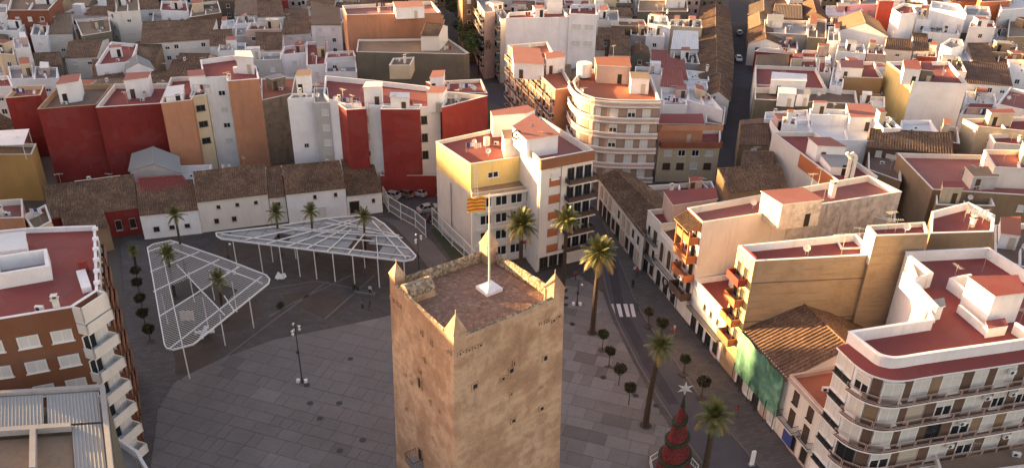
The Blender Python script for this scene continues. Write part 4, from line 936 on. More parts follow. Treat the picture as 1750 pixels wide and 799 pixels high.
# black wheel emblem at the penthouse corner
wc = at(883, 230, zD + 1.7); mb = MB(); ex, ez = Vector((.95, .3, 0)), Vector((0, 0, 1))
for s_ in range(16):
    a, b_ = s_ * math.pi / 8, (s_ + 1) * math.pi / 8; mb.tube(wc + (ex * math.cos(a) + ez * math.sin(a)) * .62, wc + (ex * math.cos(b_) + ez * math.sin(b_)) * .75, .12, n=6)
for s_ in range(6): a = s_ * math.pi / 3; mb.tube(wc, wc + (ex * math.cos(a) + ez * math.sin(a)) * .6, .03, n=4)
mb.tube((wc.x, wc.y, zD), wc - ez * .6, .05, n=5); mb.tube(wc - Vector((0, .05, 0)), wc + Vector((0, .05, 0)), .16, n=8); mb.build('wheel_emblem', ['dark_void'], cD)
A, B = D_[0], D_[1]; LD = math.hypot(B[0] - A[0], B[1] - A[1]); an = math.atan2(B[1] - A[1], B[0] - A[0]); nD = (math.sin(an), -math.cos(an))
def strip(u0, u1, z0_, z1, mat, nm, out=.1):
    a, b_ = lerp(A, B, u0), lerp(A, B, u1); mb = MB(); mb.prism([(a[0] + nD[0] * out, a[1] + nD[1] * out), (b_[0] + nD[0] * out, b_[1] + nD[1] * out), b_, a], z0_, z1, 0, bottom=True); return mb.build(nm, [mat], cD)
strip(0, 1, zD - 1.45, zD - .02, 'brown_paint', 'brown_band', .45); strip(.01, .17, 3, zD - 1.46, 'wall_L', 'pilaster', .3); strip(.40, .47, 3, zD - 1.46, 'wall_L', 'pilaster', .3)
for k in range(10): strip(.18, .39, 3.1 + k * 1.45, 3.1 + (k + 1) * 1.45 - .02, 'terracotta_band' if k % 2 == 0 else 'wall_L', 'band', .12)
window(cD, (*lerp(A, B, .285), zD - 3.0), an, 1.4, 1.1, 's', out=.14)
for k in range(5):
    z = zD - 1.5 - 2.95 * (k + 1); a, b_ = lerp(A, B, .48), lerp(A, B, 1.02)
    balcony(cD, a, b_, z, 1.5, 'panel', 'wall_L', .95, mats=['dark_metal', 'brown_wood']); wall_windows(cD, a, b_, [(3, [z + 1.2], 1.2, 2.1, 'wgw', .05, .95)])
wall_windows(cD, A, B, [(3, [1.6], 1.5, 2.4, 'kdw', .05, .6)])
balcony(cD, lerp(A, B, -.02), lerp(A, B, 1.02), 3.1, .7, 'solid', 'wall_L', .35)
metal('sign_red', (.55, .03, .03), .6); mb = MB(); a = cE[1]; mb.box((a[0] - 1.6, a[1] - .7, 2.7), 2.2, .15, .5, math.atan2(cE[1][1] - cE[0][1], cE[1][0] - cE[0][0]), 0); sg = mb.build('shop_sign', ['sign_red'], cA)
tl = lettering('sign_lettering', 'BAR', .45, 'wall_W', sg, .01)
o = cA['org']; tl.location = (a[0] - 2.2 - o[0], a[1] - .75 - o[1], 2.8); tl.rotation_euler = (R(90), 0, math.atan2(cE[1][1] - cE[0][1], cE[1][0] - cE[0][0]))
# the shade low on the long left wall, put in as a paler colour
mb = MB(); a, b_ = A_[3], A_[0]; L_ = math.hypot(b_[0] - a[0], b_[1] - a[1]); n_ = ((b_[1] - a[1]) / L_ * .06, -(b_[0] - a[0]) / L_ * .06)
mb.prism([(a[0] + n_[0], a[1] + n_[1]), (b_[0] + n_[0], b_[1] + n_[1]), b_, a], 0, zE - .8, 0); mb.build('lower_wall_shade', ['wall_H'], cA)
mb = MB(); q = lerp(a, b_, .45); mb.tube((q[0] + n_[0] * 3, q[1] + n_[1] * 3, .2), (q[0] + n_[0] * 3, q[1] + n_[1] * 3, 11), .07, n=6); mb.build('drain_pipe', ['grey_metal'], cA)
# ================================================================ curved beige building behind
ZC = 18.8
cpx = '979,139 984,151 996,161 1016,168 1045,171 1085,172 1128,172'; cf = [(p.x, p.y) for p in pp(cpx, ZC)]
cback = [(cf[-1][0] + .5, cf[-1][1] + 15), (cf[0][0] + 2.5, cf[0][1] + 9)]
c2 = bld(None, ZC, 'K', 'o', 'curved beige apartment building with double white balcony bands and a red roof terrace', world=cf + cback, name='apartment_building', par=.9, short='curved beige building', pcol='wall_L')
cs = smooth(cf, 2); fC, LC = along(cs); oo, oi = offs(cs, .95), offs(cs, .75)
plaster('curved_wall', (.33, .225, .18), .3)
mb = MB()
for i in range(len(cs) - 1): a, b_ = offs(cs, .04)[i], offs(cs, .04)[i + 1]; mb.face([(*a, 0), (*b_, 0), (*b_, ZC - .3), (*a, ZC - .3)])
mb.build('facade', ['curved_wall'], c2)
for k in range(6):
    z = ZC - 3.0 * k - (0 if k else .0) - .9
    for z0_, z1_, ex_, mt in ((z - .25, z + .02, 0, 'wall_L'), (z + .02, z + .58, -.12, 'wall_K'), (z + .58, z + .88, 0, 'wall_L')):
        a_, b__ = offs(cs, .95 + ex_), offs(cs, -.06); mb = MB()
        for i in range(len(a_) - 1):
            p, q_, r, s_ = a_[i], a_[i + 1], b__[i + 1] if z1_ < z + .1 else oi[i + 1], b__[i] if z1_ < z + .1 else oi[i]
            mb.face([(*p, z1_), (*q_, z1_), (*r, z1_), (*s_, z1_)]); mb.face([(*s_, z0_), (*r, z0_), (*q_, z0_), (*p, z0_)]); mb.face([(*p, z0_), (*q_, z0_), (*q_, z1_), (*p, z1_)]); mb.face([(*r, z0_), (*s_, z0_), (*s_, z1_), (*r, z1_)])
        for (i, sgn) in ((0, 1), (len(a_) - 1, -1)):
            p, r = a_[i], b__[i]; mb.face([(*p, z0_), (*r, z0_), (*r, z1_), (*p, z1_)])
        mb.build('balcony_band', [mt], c2)
    if k < 5:
        for u_ in (.07, .30, .50, .64, .78, .90):
            p, an2 = fC(LC * u_); window(c2, (p[0], p[1], z - 1.55), an2, 1.5, 1.6, random.choice('sssh'), out=.06)
roofbox(c2, [(p.x, p.y) for p in up4(pp('1020,112 1078,115 1074,98 1017,99', ZC + 2.6))], ZC - .9, ZC + 2.6, 'K', 'o')
roofbox(c2, [(p.x, p.y) for p in up4(pp('1079,135 1110,136 1107,124 1077,124', ZC + 2.0))], ZC - .9, ZC + 2.0, 'W', 'v')
x, y = at(990, 128, ZC)[:2]; mb = MB(); mb.tube((x + 1, y + 1, ZC - .5), (x + 1, y + 1, ZC + 2.2), 1.5, n=14); mb.build('water_tank', ['wall_W'], c2)
antenna(c2, *at(1046, 120, ZC)[:2], ZC + 2.6, 2.6)
# ================================================================ left: brick block and its neighbours
ZB = 22.0
plaster('brick', (.20, .078, .038), .5, (.12, .05, .03)); 
B_ = [(p.x, p.y) for p in pp('-120,560 0,545 122,525 167,496 163,386 50,390 -100,404', ZB)]
bk = bld(None, ZB, 'brick', 'r', 'brown brick apartment block with cream balconies and a dark red roof at the left edge', world=B_, name='apartment_building', par=.5, short='brick apartment block', pcol='wall_W')
rbx = [(p.x, p.y) for p in up4(pp('-10,470 84,454 80,424 -12,438', ZB + 1.2))]
mb = MB(); mb.ring(rbx, inset(rbx, .35), ZB - .5, ZB + 1.2, 0, 0, 0); mb.build('light_well', ['wall_W'], bk); q = MB(); q.face([(p[0], p[1], ZB - .4) for p in inset(rbx, .3)]); q.build('light_well_roof', ['roof_g'], bk)
roofbox(bk, [(p.x, p.y) for p in up4(pp('-10,432 45,425 42,398 -12,404', ZB + 1.0))], ZB - .51, ZB + 1.0, 'W', 'w', door=False)
a, b_ = at(148, 492, ZB), at(138, 462, ZB); mb = MB(); d_ = (b_ - a).normalized(); n_ = Vector((-d_.y, d_.x, 0)) * .45; mb.prism([(p.x, p.y) for p in (a - n_, a + n_, b_ + n_, b_ - n_)][::-1], ZB - .5, ZB + .1, 0); mb.build('roof_vent', ['wall_W'], bk)
mb = MB(); mb.tube((b_.x, b_.y + .6, ZB - .4), (b_.x, b_.y + .6, ZB + .9), .5, n=10); mb.build('chimney', ['wall_R'], bk)
for e, n in ((0, 2), (1, 2)):
    wall_windows(bk, B_[e], B_[e + 1], [(n, [ZB - 3.0 - 3 * k for k in range(6)], 1.9, 1.35, 'sssw', .04, 1.0)])
# chamfer corner with cream balconies
A, B = B_[2], B_[3]
for k in range(7):
    z = ZB - 3.0 * (k + 1) + .1
    if k == 0: balcony(bk, lerp(A, B, 0), lerp(A, B, 1), ZB - 1.6, 1.2, 'solid', 'wall_L', 1.7, .15)
    balcony(bk, lerp(A, B, 0), lerp(A, B, 1.0), z, 1.3, 'solid', 'wall_L', 1.0, .15)
    wall_windows(bk, A, B, [(2, [z + 1.25], 1.6, 2.1, 'wsg', .05, .95)])
# right side: brick with stacked white balcony slabs
A, B = B_[3], B_[4]
for k in range(7):
    z = ZB - 3.0 * (k + 1) + .1
    for u0 in (.05, .38, .70):
        balcony(bk, lerp(A, B, u0), lerp(A, B, u0 + .24), z, .55, 'solid', 'brick', .95)
    wall_windows(bk, A, B, [(6, [z + 1.3], 1.3, 1.5, 'wsh', .03, .97)])
for k in range(6):
    q = lerp(A, B, (k + .5) / 6); mb = MB(); mb.box((q[0], q[1], ZB + .09), .6, .4, .3, .4); mb.build('parapet_block', ['wall_W'], bk)
# bottom-left hall with corrugated roof
ZH = 17.5
H_ = [at(-90, 672, ZH), at(178, 655, ZH), at(205, 900, ZH), at(-150, 900, ZH)]; Hp = [(p.x, p.y) for p in H_][::-1]
hl = thing('hall', 'grey hall with corrugated metal roof sheets inside a pale gutter at the lower left corner', 'building', (Hp[0][0], Hp[0][1], 0)); FOOT.append(Hp); REG.append(('corrugated hall', (90, 730), hl, 'H', 'm', 'x', ZH))
mb = MB(); mb.prism(inset(Hp, .1), 0, ZH - 2.2, 0); mb.build('wall', ['V'], hl)
mb = MB(); mb.ring(Hp, inset(Hp, .42), ZH - .6, ZH, 0, 0, 0, True); mb.build('gutter', ['wall_G'], hl)
mb = MB(); o_ = Vector(Hp[1] if False else (H_[1].x, H_[1].y)); ex = (Vector((H_[0].x, H_[0].y)) - o_).normalized(); ey = (Vector((H_[2].x, H_[2].y)) - o_).normalized()
def hp(i, j, z): q = o_ + ex * i + ey * j; return (q.x, q.y, z)
for (i0, i1, j0, j1, zz) in ((.7, 5.2, .7, 4.9, .0), (5.5, 14, .7, 5.2, .05), (.7, 3.2, 5.2, 11, -.35)):
    m_ = MB(); n = int((i1 - i0) / .3)
    for k in range(n):
        a0, a1 = i0 + (i1 - i0) * k / n, i0 + (i1 - i0) * (k + .5) / n; a2, a3 = i0 + (i1 - i0) * (k + .62) / n, i0 + (i1 - i0) * (k + 1) / n
        zl, zr = ZH - .35 + zz, ZH - .35 + zz - .35
        for x0, x1, h0, h1 in ((a0, a1, 0, 0), (a1, a2, 0, .035), (a2, a3, .035, 0)):
            m_.face([hp(x0, j0, zl + h0), hp(x0, j1, zr + h0), hp(x1, j1, zr + h1), hp(x1, j0, zl + h1)][::-1])
    m_.build('roof_sheet', ['roof_m'], hl)
for (i0, i1, j0, j1) in ((3.2, 14, 5.3, 5.9), (6.1, 6.6, 5.9, 11)):
    mb = MB(); mb.prism([hp(i0, j0, 0)[:2], hp(i0, j1, 0)[:2], hp(i1, j1, 0)[:2], hp(i1, j0, 0)[:2]][::1], ZH - .8, ZH - .2, 0); mb.build('roof_beam', ['wall_G'], hl)
q = MB(); q.face([hp(3.3, 5.9, ZH - 1.2), hp(3.3, 12, ZH - 1.2), hp(14, 12, ZH - 1.2), hp(14, 5.9, ZH - 1.2)][::-1]); q.build('lower_roof', ['roof_v'], hl)
bld('188,740 235,770 300,880 190,880', 7, 'W', 'g', 'small white walled yard beside the corrugated hall', par=.9, short='white walled yard')
bld('186,702 214,694 206,672 184,680', 9, 'Q', 'b', 'narrow brick annexe at the foot of the corner balconies', par=.4) if False else None
# the low tiled row behind the pergola
row = [('80,372 236,352 232,316 82,337', 5.2, 'R', 'roof_t', 'red walled cottage with a long mossy tile roof at the left of the low row', 'red walled cottage', [(0, 3, [2.2], 1.0, 1.9, 'kd', .5, .98)]),
       ('238,366 338,356 333,325 236,330', 4.9, 'W', 'roof_t', 'white cottage with a low tiled roof behind the left pergola', 'white cottage', [(0, 3, [1.9], .9, .8, 'kd', .1, .9)]),
       ('336,343 457,329 455,298 333,312', 6.2, 'L', 'roof_t', 'long cream cottage with peeling plaster and two tiny square windows', 'long cream cottage', [(0, 3, [4.6], .65, .7, 'k', .15, .95), (0, 2, [2.0], .8, 1.0, 'kd', .1, .6)]),
       ('459,336 487,333 482,301 457,303', 5.4, 'L', 'roof_t', 'narrow cottage with a single window between the two long cottages', 'narrow cottage', [(0, 1, [3.8], .9, .8, 'k', .2, .8)]),
       ('488,330 590,319 582,292 484,301', 6.0, 'W', 'roof_t', 'white cottage with patched half new tile roof and a pale garage door', 'patched-roof cottage', [(0, 2, [4.7], .6, .8, 'k', .3, 1.0), (0, 1, [1.5], 1.6, 2.4, 's', .45, .68)]),
       ('592,333 652,326 637,284 584,290', 4.4, 'W', 'roof_t', 'end cottage with a dark doorway and a red gable beside the car park', 'end cottage', [(0, 1, [1.8], 1.9, 2.6, 'k', .0, .40), (0, 1, [2.7], .6, .8, 'k', .6, .9)])]
for px_, z, w_, r_, lab, sh, wn in row:
    bld(px_, z, w_, r_[5:], lab, kind='s', win=wn, short=sh, rise=2.0, rib=.36)
mb = MB(); a, b_ = at(652, 327, 4.4), at(637, 283, 6.5)
# backs and yards between the row and the big red blocks
bld('222,292 307,296 303,266 228,262', 6.5, 'H', 'm', 'grey corrugated metal shed with a folded roof below the red wall', kind='y', rise=1.6, short='grey metal shed', name='shed', cat='shed')
bld('130,330 214,318 205,300 128,310', 4.4, 'H', 'g', 'low pale yard wall with flat roof below the deep red wall', par=.5)
bld('94,345 128,338 122,312 90,318', 5.2, 'W', 'r', 'small house with a red roof patch beside the cream corner house', par=.4)
bld('240,330 330,322 300,300 235,304', 6.2, 'L', 'r', 'small gabled house with reddish tiles behind the white cottage', kind='x', rise=1.2)
bld('300,318 350,312 362,282 300,284', 4.8, 'W', 'w', 'tiny white patio with sheet metal doors beneath the peach wall', par=1.2, short='white patio')
bld('343,305 470,295 470,286 345,290', 5.0, 'V', 'v', 'long dusty lean-to shed behind the long cream cottage', par=.2, coping=False, name='shed', cat='shed')
bld('470,300 600,288 590,276 470,284', 5.2, 'B', 'b', 'dark brown lean-to with broken roof at the foot of the white flats', par=.2, coping=False, name='shed', cat='shed')
bld('112,402 186,386 176,362 104,372', 4.4, 'T', 't', 'small mossy-roofed lean-to in front of the red walled cottage', kind='s', rise=1.2)
bld('58,394 88,378 78,350 40,368', 8, 'C', 'v', 'cream corner house with open roof terrace above the brick block', par=1.0, short='cream corner house', win=[(1, 1, [6.2], 1, 1, 'k', .2, .8)])
bld('-40,374 40,372 38,340 -40,345', 9, 'P', 'k', 'peach house with a framed terrace at the left edge', par=.9, clutter='c')
bld('-60,264 54,264 62,246 -60,244', 9.2, 'Z', 'v', 'ochre house carrying a white rooftop shelter at the left edge', par=.6, short='ochre house')
can = thing('roof_shelter', 'white metal sheet shelter on posts standing on the ochre house roof', 'shelter', (*at(0, 258, 9)[:2], 8.6))
P = pp('-60,250 40,247 50,220 -55,226', 11.4); mb = MB(); mb.prism([(p.x, p.y) for p in P], 11.3, 11.4, 0, bottom=True); mb.build('roof', ['wall_W'], can)
for p in (P[1], P[2], lerp(P[0], P[1], .5)):
    mb = MB(); mb.tube((p[0] - .2, p[1], 8.6), (p[0] - .2, p[1], 11.3), .06, n=5); mb.build('post', ['white_metal'], can)
# big deep-red party walls
r1 = bld('9,168 69,163 76,146 28,148', 13.0, 'R', 'k', 'shorter red-walled flats at the far left of the red row', par=.8, pcol='wall_C', short='far left red flats', clutter='d')
r2 = bld('64,187 165,179 193,144 100,146', 15, 'R', 'b', 'wide deep red party wall crowned by a white stair tower with a small window', par=1.0, short='wide red party wall', pcol='wall_N', boxes=[(17.8, '96,146 133,140 137,127 106,131', 'W', 'k')], clutter='')
r3 = bld('164,184 275,177 289,144 196,144', 15, 'R', 'r', 'second deep red party wall with a white stepped stair house on its terrace', par=.9, short='second red party wall', boxes=[(17.8, '212,139 252,134 257,124 218,126', 'W', 'k')], clutter='ac')
r4 = bld('275,177 327,171 350,129 292,133', 16.5, 'P', 'r', 'peach-sided flats with low white boxes on a red terrace', par=.8, short='peach-sided flats', boxes=[(17.4, '283,166 312,162 314,146 286,150', 'W', 'w'), (19.4, '323,132 350,130 347,120 321,122', 'W', 'k')])
r4c = bld('324,166 352,162 352,148 330,150', 16.6, 'C', 'r', 'cream inner court wall with stacked dark windows beside the white tower flats', par=.4, short='cream inner court', win=[(0, 1, [14.2, 11.0, 7.6], 1.6, 1.1, 'g', .2, .9)])
r5 = bld('349,132 389,130 443,134 438,114 400,95 342,103', 19, 'W', 'r', 'tall white and peach flats with a row of white tanks on the roof', par=.9, short='tall peach flats', win=[(0, 1, [15.8, 12.4, 9.2, 6.0], 1.3, 1.0, 'ws', .45, .95)], world=[(p.x, p.y) for p in pp('349,133 386,131 389,139 443,135 438,114 400,95 342,103', 19)])
P = pp('389,139 443,135', 19); mb = MB(); mb.prism([(P[0].x, P[0].y - .12), (P[1].x, P[1].y - .12), (P[1].x, P[1].y), (P[0].x, P[0].y)], 0, 18.99, 0); mb.build('peach_wall', ['P'], r5)
for i in range(5):
    p = at(403 + i * 7, 117, 19); mb = MB(); mb.tube((p.x, p.y, 18.1), (p.x, p.y, 19.3), .55, n=10); mb.build('water_tank', ['wall_W'], r5)
roofbox(r5, [(p.x, p.y) for p in up4(pp('403,97 432,99 428,88 402,88', 21.5))], 18.1, 21.5, 'W', 'w')
r6 = bld('447,172 500,160 505,133 446,134', 14, 'X', 'o', 'rough brown unplastered wall and terracotta terrace between tall flats', par=.3, short='rough brown wall', coping=False, clutter='sa')
r7 = bld('491,170 535,167 536,160 500,160', 17.5, 'W', 'g', 'white flats end wall with a single small window', par=.3, short='white end wall', coping=False, win=[(0, 1, [8.2], .9, .9, 'w', .4, .7)])
r7b = bld('536,176 563,176 560,150 536,150', 17, 'H', 'g', 'recessed pale light well with grey shuttered windows in a stack', par=.3, coping=False, win=[(0, 1, [15.2, 12.2, 9.2, 6.0], 1.3, 1.2, 'es', .4, .95)], short='grey window stack')
main = [(p.x, p.y) for p in pp('553,160 561,170 590,178 650,181 717,184 752,181 763,158 728,148 640,138 556,130', 17.6)]
r8 = bld(None, 17.6, 'W', 'r', 'long white flats with stair boxes between the two protruding red blocks', world=main, name='apartment_building', par=.9, short='long white flats', win=[(2, 1, [15, 11.6, 8.2, 5.0], 1.2, 1.1, 'we', .2, .9), (3, 1, [15.2, 11.8, 8.4, 5.2], 1.1, 1.1, 'wes', .01, .35), (4, 1, [15.2, 11.8, 8.4], 1.1, 1.5, 'g', .0, .4)],
         boxes=[(20.4, '621,150 652,149 653,141 626,141', 'W', 'w'), (19.4, '667,166 699,168 699,160 668,159', 'W', 'w'), (20.2, '730,160 756,160 764,150 738,148', 'W', 'k'), (20.2, '505,131 530,130 531,120 510,120', 'W', 'b')], clutter='aadwu')
r10 = bld('592,188 626,186 615,176 578,178', 17.4, 'R', 'r', 'narrow protruding red block of the long white flats', par=.8, short='narrow red block', pcol='wall_W')
r12 = bld('650,187 717,187 721,179 655,178', 17.5, 'R', 'r', 'wide protruding red block beside the car park', par=.6, short='wide red block', pcol='wall_W')
r13 = bld('650,300 745,300 745,288 650,288', 4.5, 'R', 'r', 'red ground storey wall facing the car park', par=.3, coping=False)
r14 = bld(None, 18.4, 'R', 'b', 'bright red triangular corner building with brown roof', world=[(p.x, p.y) for p in pp('755,184 833,164 763,157', 18.4)], par=.8, short='red corner building', pcol='wall_L', name='apartment_building', clutter='aw')
bld('760,158 833,160 822,136 728,140', 14.5, 'R', 'r', 'low red-walled building with a sloped red terrace behind the red corner', par=.6, clutter='cd', pcol='wall_L', boxes=[(17.0, '735,134 757,132 760,121 740,122', 'W', 'k')])
bld('609,91 793,94 780,66 762,66 610,70', 13.0, 'V', 'v', 'broad olive concrete hall wall below the bright peach building', par=.4, short='olive concrete hall', coping=False, world=[(p.x, p.y) for p in pp('609,89 793,93 802,91 765,66 612,68', 13.0)], clutter='ac')
bld('665,112 701,112 708,98 672,100', 13.2, 'C', 'b', 'small ochre stair house in front of the olive hall', par=.3, z0=10.0)
mb = MB()
bld('719,60 750,60 765,45 735,40', 16.5, 'L', 'T', 'little cream pavilion with a pyramid tile roof on the olive hall', kind='x', rise=1.5, z0=12, short='cream pavilion', name='roof_pavilion', cat='pavilion')
bld('592,26 754,22 737,3 585,10', 18.5, 'P', 'k', 'long bright peach party wall with a pale sunlit end', par=.8, short='bright peach building', pcol='wall_L', boxes=[(20.5, '676,14 725,12 720,3 672,4', 'W', 'k')], clutter='ac')
bld('557,100 608,97 604,87 559,90', 9.5, 'W', 'k', 'white house with a grey rooftop court', par=.5, short='white court house', win='auto')
bld('556,124 610,124 608,104 558,106', 8.5, 'W', 'g', 'white rooftop court open to the sky', par=1.6)
# ================================================================ pergolas
metal('pale_metal', (.50, .48, .47), .5)
def pergola(outline, z, label, beams, slats=None, legs=(), holes=(), panel=None):
    P = [at(*p, z) for p in outline]; c_ = centroid([(p.x, p.y) for p in P]); t_ = thing('pergola', label, 'pergola', (c_[0], c_[1], 0.12))
    mb = MB(); n = len(P)
    for i in range(n): mb.bar(P[i], P[(i + 1) % n], .14, .22)
    mb.build('rim', ['white_metal'], t_)
    for a, b_ in beams: mb = MB(); mb.bar(at(*a, z), at(*b_, z), .12, .18); mb.build('beam', ['white_metal'], t_)
    poly = [(p.x, p.y) for p in P]; hol = [[(q.x, q.y) for q in [at(*p, z) for p in h]] for h in holes]
    if slats:
        a, b_ = at(*slats[0], z), at(*slats[1], z); d = (b_ - a).normalized(); nn = Vector((-d.y, d.x, 0)); k = -160
        while k < 160:
            o = a + nn * (k * slats[2]); run = None; s_ = -60.0
            while s_ < 60:
                q = o + d * s_; ins = inside(poly, q.x, q.y) and not any(inside(h, q.x, q.y) for h in hol)
                if ins and run is None: run = q.copy()
                if not ins and run is not None:
                    if (q - run).length > .4: mb = MB(); mb.bar(run + Vector((0, 0, .02)), q + Vector((0, 0, .02)), .065, .09); mb.build('slat', ['pale_metal'], t_)
                    run = None
                s_ += .12
            k += 1
    for x, y, yb in legs:
        top = at(x, y, z); mb = MB(); mb.tube((top.x, top.y, .12), (top.x, top.y, z - .1), .085, n=8); mb.build('post', ['white_metal'], t_)
    return t_, P
pergola([(252, 423), (262, 417), (291, 411), (302, 414), (380, 441), (455, 470), (461, 477), (459, 484), (330, 588), (296, 597), (285, 595), (281, 588)], 5.4,
        'large white slatted pergola with open squares for palms at the left of the square',
        [((278, 418), (449, 484)), ((274, 419), (312, 591)), ((257, 464), (340, 430)), ((262, 498), (375, 443)), ((273, 540), (409, 455)), ((302, 452), (384, 538)), ((290, 595), (447, 472)), ((252, 430), (300, 414)), ((383, 505), (400, 530))],
        slats=((262, 470), (384, 515), .36), legs=((312, 590, 0), (375, 535, 0), (425, 506, 0), (322, 464, 0), (357, 460, 0), (346, 508, 0), (396, 480, 0), (275, 500, 0)),
        holes=(((291, 489), (324, 474), (347, 498), (298, 525)), ((346, 497), (366, 483), (407, 495), (374, 528))))
pg, PP = pergola([(370, 403), (369, 398), (460, 388), (560, 373), (618, 368), (640, 372), (656, 382), (705, 430), (711, 437), (706, 443), (690, 446), (540, 428), (378, 408)], 5.2,
        'long white framed pergola with grey translucent panels and a row of slim posts',
        [((378, 400), (702, 438)), ((460, 387), (640, 398)), ((500, 392), (682, 405)), ((560, 374), (682, 402)), ((420, 409), (520, 388)), ((455, 416), (600, 376)), ((490, 421), (625, 370)), ((523, 425), (596, 386)), ((558, 430), (600, 392)), ((595, 434), (626, 395)), ((646, 440), (643, 402)), ((636, 377), (694, 441)), ((556, 381), (640, 392)), ((612, 392), (688, 406)), ((644, 416), (700, 424)), ((540, 402), (640, 412))],
        legs=((398, 412, 0), (442, 417, 0), (477, 421, 0), (507, 424, 0), (536, 428, 0), (568, 432, 0), (602, 436, 0), (645, 442, 0), (460, 400, 0), (500, 395, 0), (620, 410, 0), (690, 445, 0)))
m, t, b = nodes('translucent_panel'); b.inputs['Base Color'].default_value = (.25, .25, .255, 1); b.inputs['Roughness'].default_value = .35; b.inputs['Alpha'].default_value = .86; MATS['translucent_panel'] = m
poly = [(p.x, p.y) for p in PP]; zz = 5.12; holes = [[(q.x, q.y) for q in [at(*p, zz) for p in h]] for h in (((600, 425), (640, 428), (642, 402), (618, 400)), ((549, 403), (575, 395), (572, 392), (552, 395)), ((455, 404), (500, 396), (500, 404), (470, 409)))]
a = at(560, 430, zz); d = (at(655, 442, zz) - at(400, 411, zz)).normalized(); nn = Vector((-d.y, d.x, 0))
for i in range(-14, 14):
    for j in range(-4, 14):
        cs_ = [a + d * (i * 2.5 + u_) + nn * (j * 2.0 + v_) for u_, v_ in ((.06, .06), (2.44, .06), (2.44, 1.94), (.06, 1.94))]
        if sum(inside(poly, q.x, q.y) for q in cs_) and not any(inside(h, sum(q.x for q in cs_) / 4, sum(q.y for q in cs_) / 4) for h in holes):
            cq = [(q.x, q.y) for q in cs_]; cq = cq if area2(cq) > 0 else cq[::-1]; cq = clip(poly, cq)
            if len(cq) < 3 or abs(area2(cq)) < .4: continue
            if area2(cq) < 0: cq = cq[::-1]
            mb = MB(); mb.prism(cq, zz - .12, zz - .08, 0, bottom=True); mb.build('roof_panel', ['translucent_panel'], pg)
# ================================================================ tall white railings round the car park and the lawn
def tall_fence(pts, h, label, n, pal=.0):
    P = [at(*p) for p in pts]; t_ = thing('fence', label, 'fence', (P[0].x, P[0].y, .14)); f_, L_ = along([(p.x, p.y) for p in P])
    for k in range(n + 1): q, _ = f_(L_ * k / n); mb = MB(); mb.box((q[0], q[1], .14), .14, .14, h, 0); mb.build('post', ['white_metal'], t_)
    for k in range(n):
        q, _ = f_(L_ * k / n); w_, _ = f_(L_ * (k + 1) / n)
        for zz, nm in ((h, 'top_rail'), (h * .5, 'rail'), (.35, 'rail')): mb = MB(); mb.bar((*q, zz + .14), (*w_, zz + .14), .09, .09); mb.build(nm, ['white_metal'], t_)
        mb = MB(); m_ = 12
        for i in range(1, m_): e_ = lerp(q, w_, i / m_); mb.tube((*e_, .3), (*e_, h + .1), .022, n=4)
        mb.build('palings', ['white_metal'], t_, kind='stuff')
tall_fence([(656, 347), (668, 369), (684, 376), (707, 387), (728, 407)], 3.3, 'tall white railing curving along the edge of the car park', 4)
tall_fence([(739, 385), (757, 404), (775, 424), (794, 442), (812, 462)], 3.4, 'tall white railing between the lawn and the yellow building', 4)
# ================================================================ palms, trees, lamps, cars, people
m, t, b = nodes('frond'); n1 = noise_out(t, 1.2, 3, .6, pos(t)); t.links.new(ramp(t, n1, [(.3, (.055, .065, .018)), (.7, (.16, .145, .035))]), b.inputs['Base Color']); b.inputs['Roughness'].default_value = .55; MATS['frond'] = m
m, t, b = nodes('frond_dry'); n1 = noise_out(t, 1.2, 3, .6, pos(t)); t.links.new(ramp(t, n1, [(.3, (.20, .12, .03)), (.7, (.34, .22, .05))]), b.inputs['Base Color']); b.inputs['Roughness'].default_value = .6; MATS['frond_dry'] = m
m, t, b = nodes('bark'); n1 = noise_out(t, 3, 5, .7, pos(t, (1, 1, 2.5))); t.links.new(ramp(t, n1, [(.3, (.03, .018, .013)), (.7, (.085, .05, .033))]), b.inputs['Base Color']); b.inputs['Roughness'].default_value = .95; bump(t, b, n1, .8, .08); MATS['bark'] = m
for nm_, c1, c2 in (('leaf_olive', (.035, .042, .014), (.085, .09, .03)), ('leaf_brown', (.045, .036, .018), (.095, .075, .032)), ('leaf_dark', (.018, .026, .009), (.06, .075, .025)), ('leaf_green', (.04, .065, .015), (.10, .14, .03))):
    m, t, b = nodes(nm_); n1 = noise_out(t, 1.5, 4, .7, pos(t)); t.links.new(ramp(t, n1, [(.3, c1), (.7, c2)]), b.inputs['Base Color']); b.inputs['Roughness'].default_value = .7; MATS[nm_] = m
def frond_mesh(L, droop, mat, n=22, width=.55, seed=0):
    mb = MB(); rr = random.Random(seed); pts = []
    for i in range(n + 1):
        s_ = i / n; pts.append(Vector((L * (s_ - .12 * s_ * s_ * droop), 0, L * (.30 * s_ - .85 * droop * s_ * s_))))
    for i in range(n):
        mb.tube(pts[i], pts[i + 1], .035 * (1 - .8 * i / n), n=3, cap=False)
        s_ = i / n; w = width * L * .42 * math.sin(math.pi * min(1, .12 + s_ * .9)) ** .6
        if s_ < .1: continue
        d = (pts[i + 1] - pts[i]).normalized()
        for sg in (-1, 1):
            for q in (0, .5):
                p = pts[i] + (pts[i + 1] - pts[i]) * q; tip = p + Vector((d.x * w * .8, sg * w, d.z * w * .8 - w * rr.uniform(.25, .6))); wv = d * (L / n * .36)
                mb.face([p - wv, p + wv, tip])
    return mb.mesh('frond', [mat])
FR = {}
def frond(L, droop, dry, seed):
    k = (L, droop, dry, seed)
    if k not in FR: FR[k] = frond_mesh(L, droop, 'frond_dry' if dry else 'frond', seed=seed)
    return FR[k]
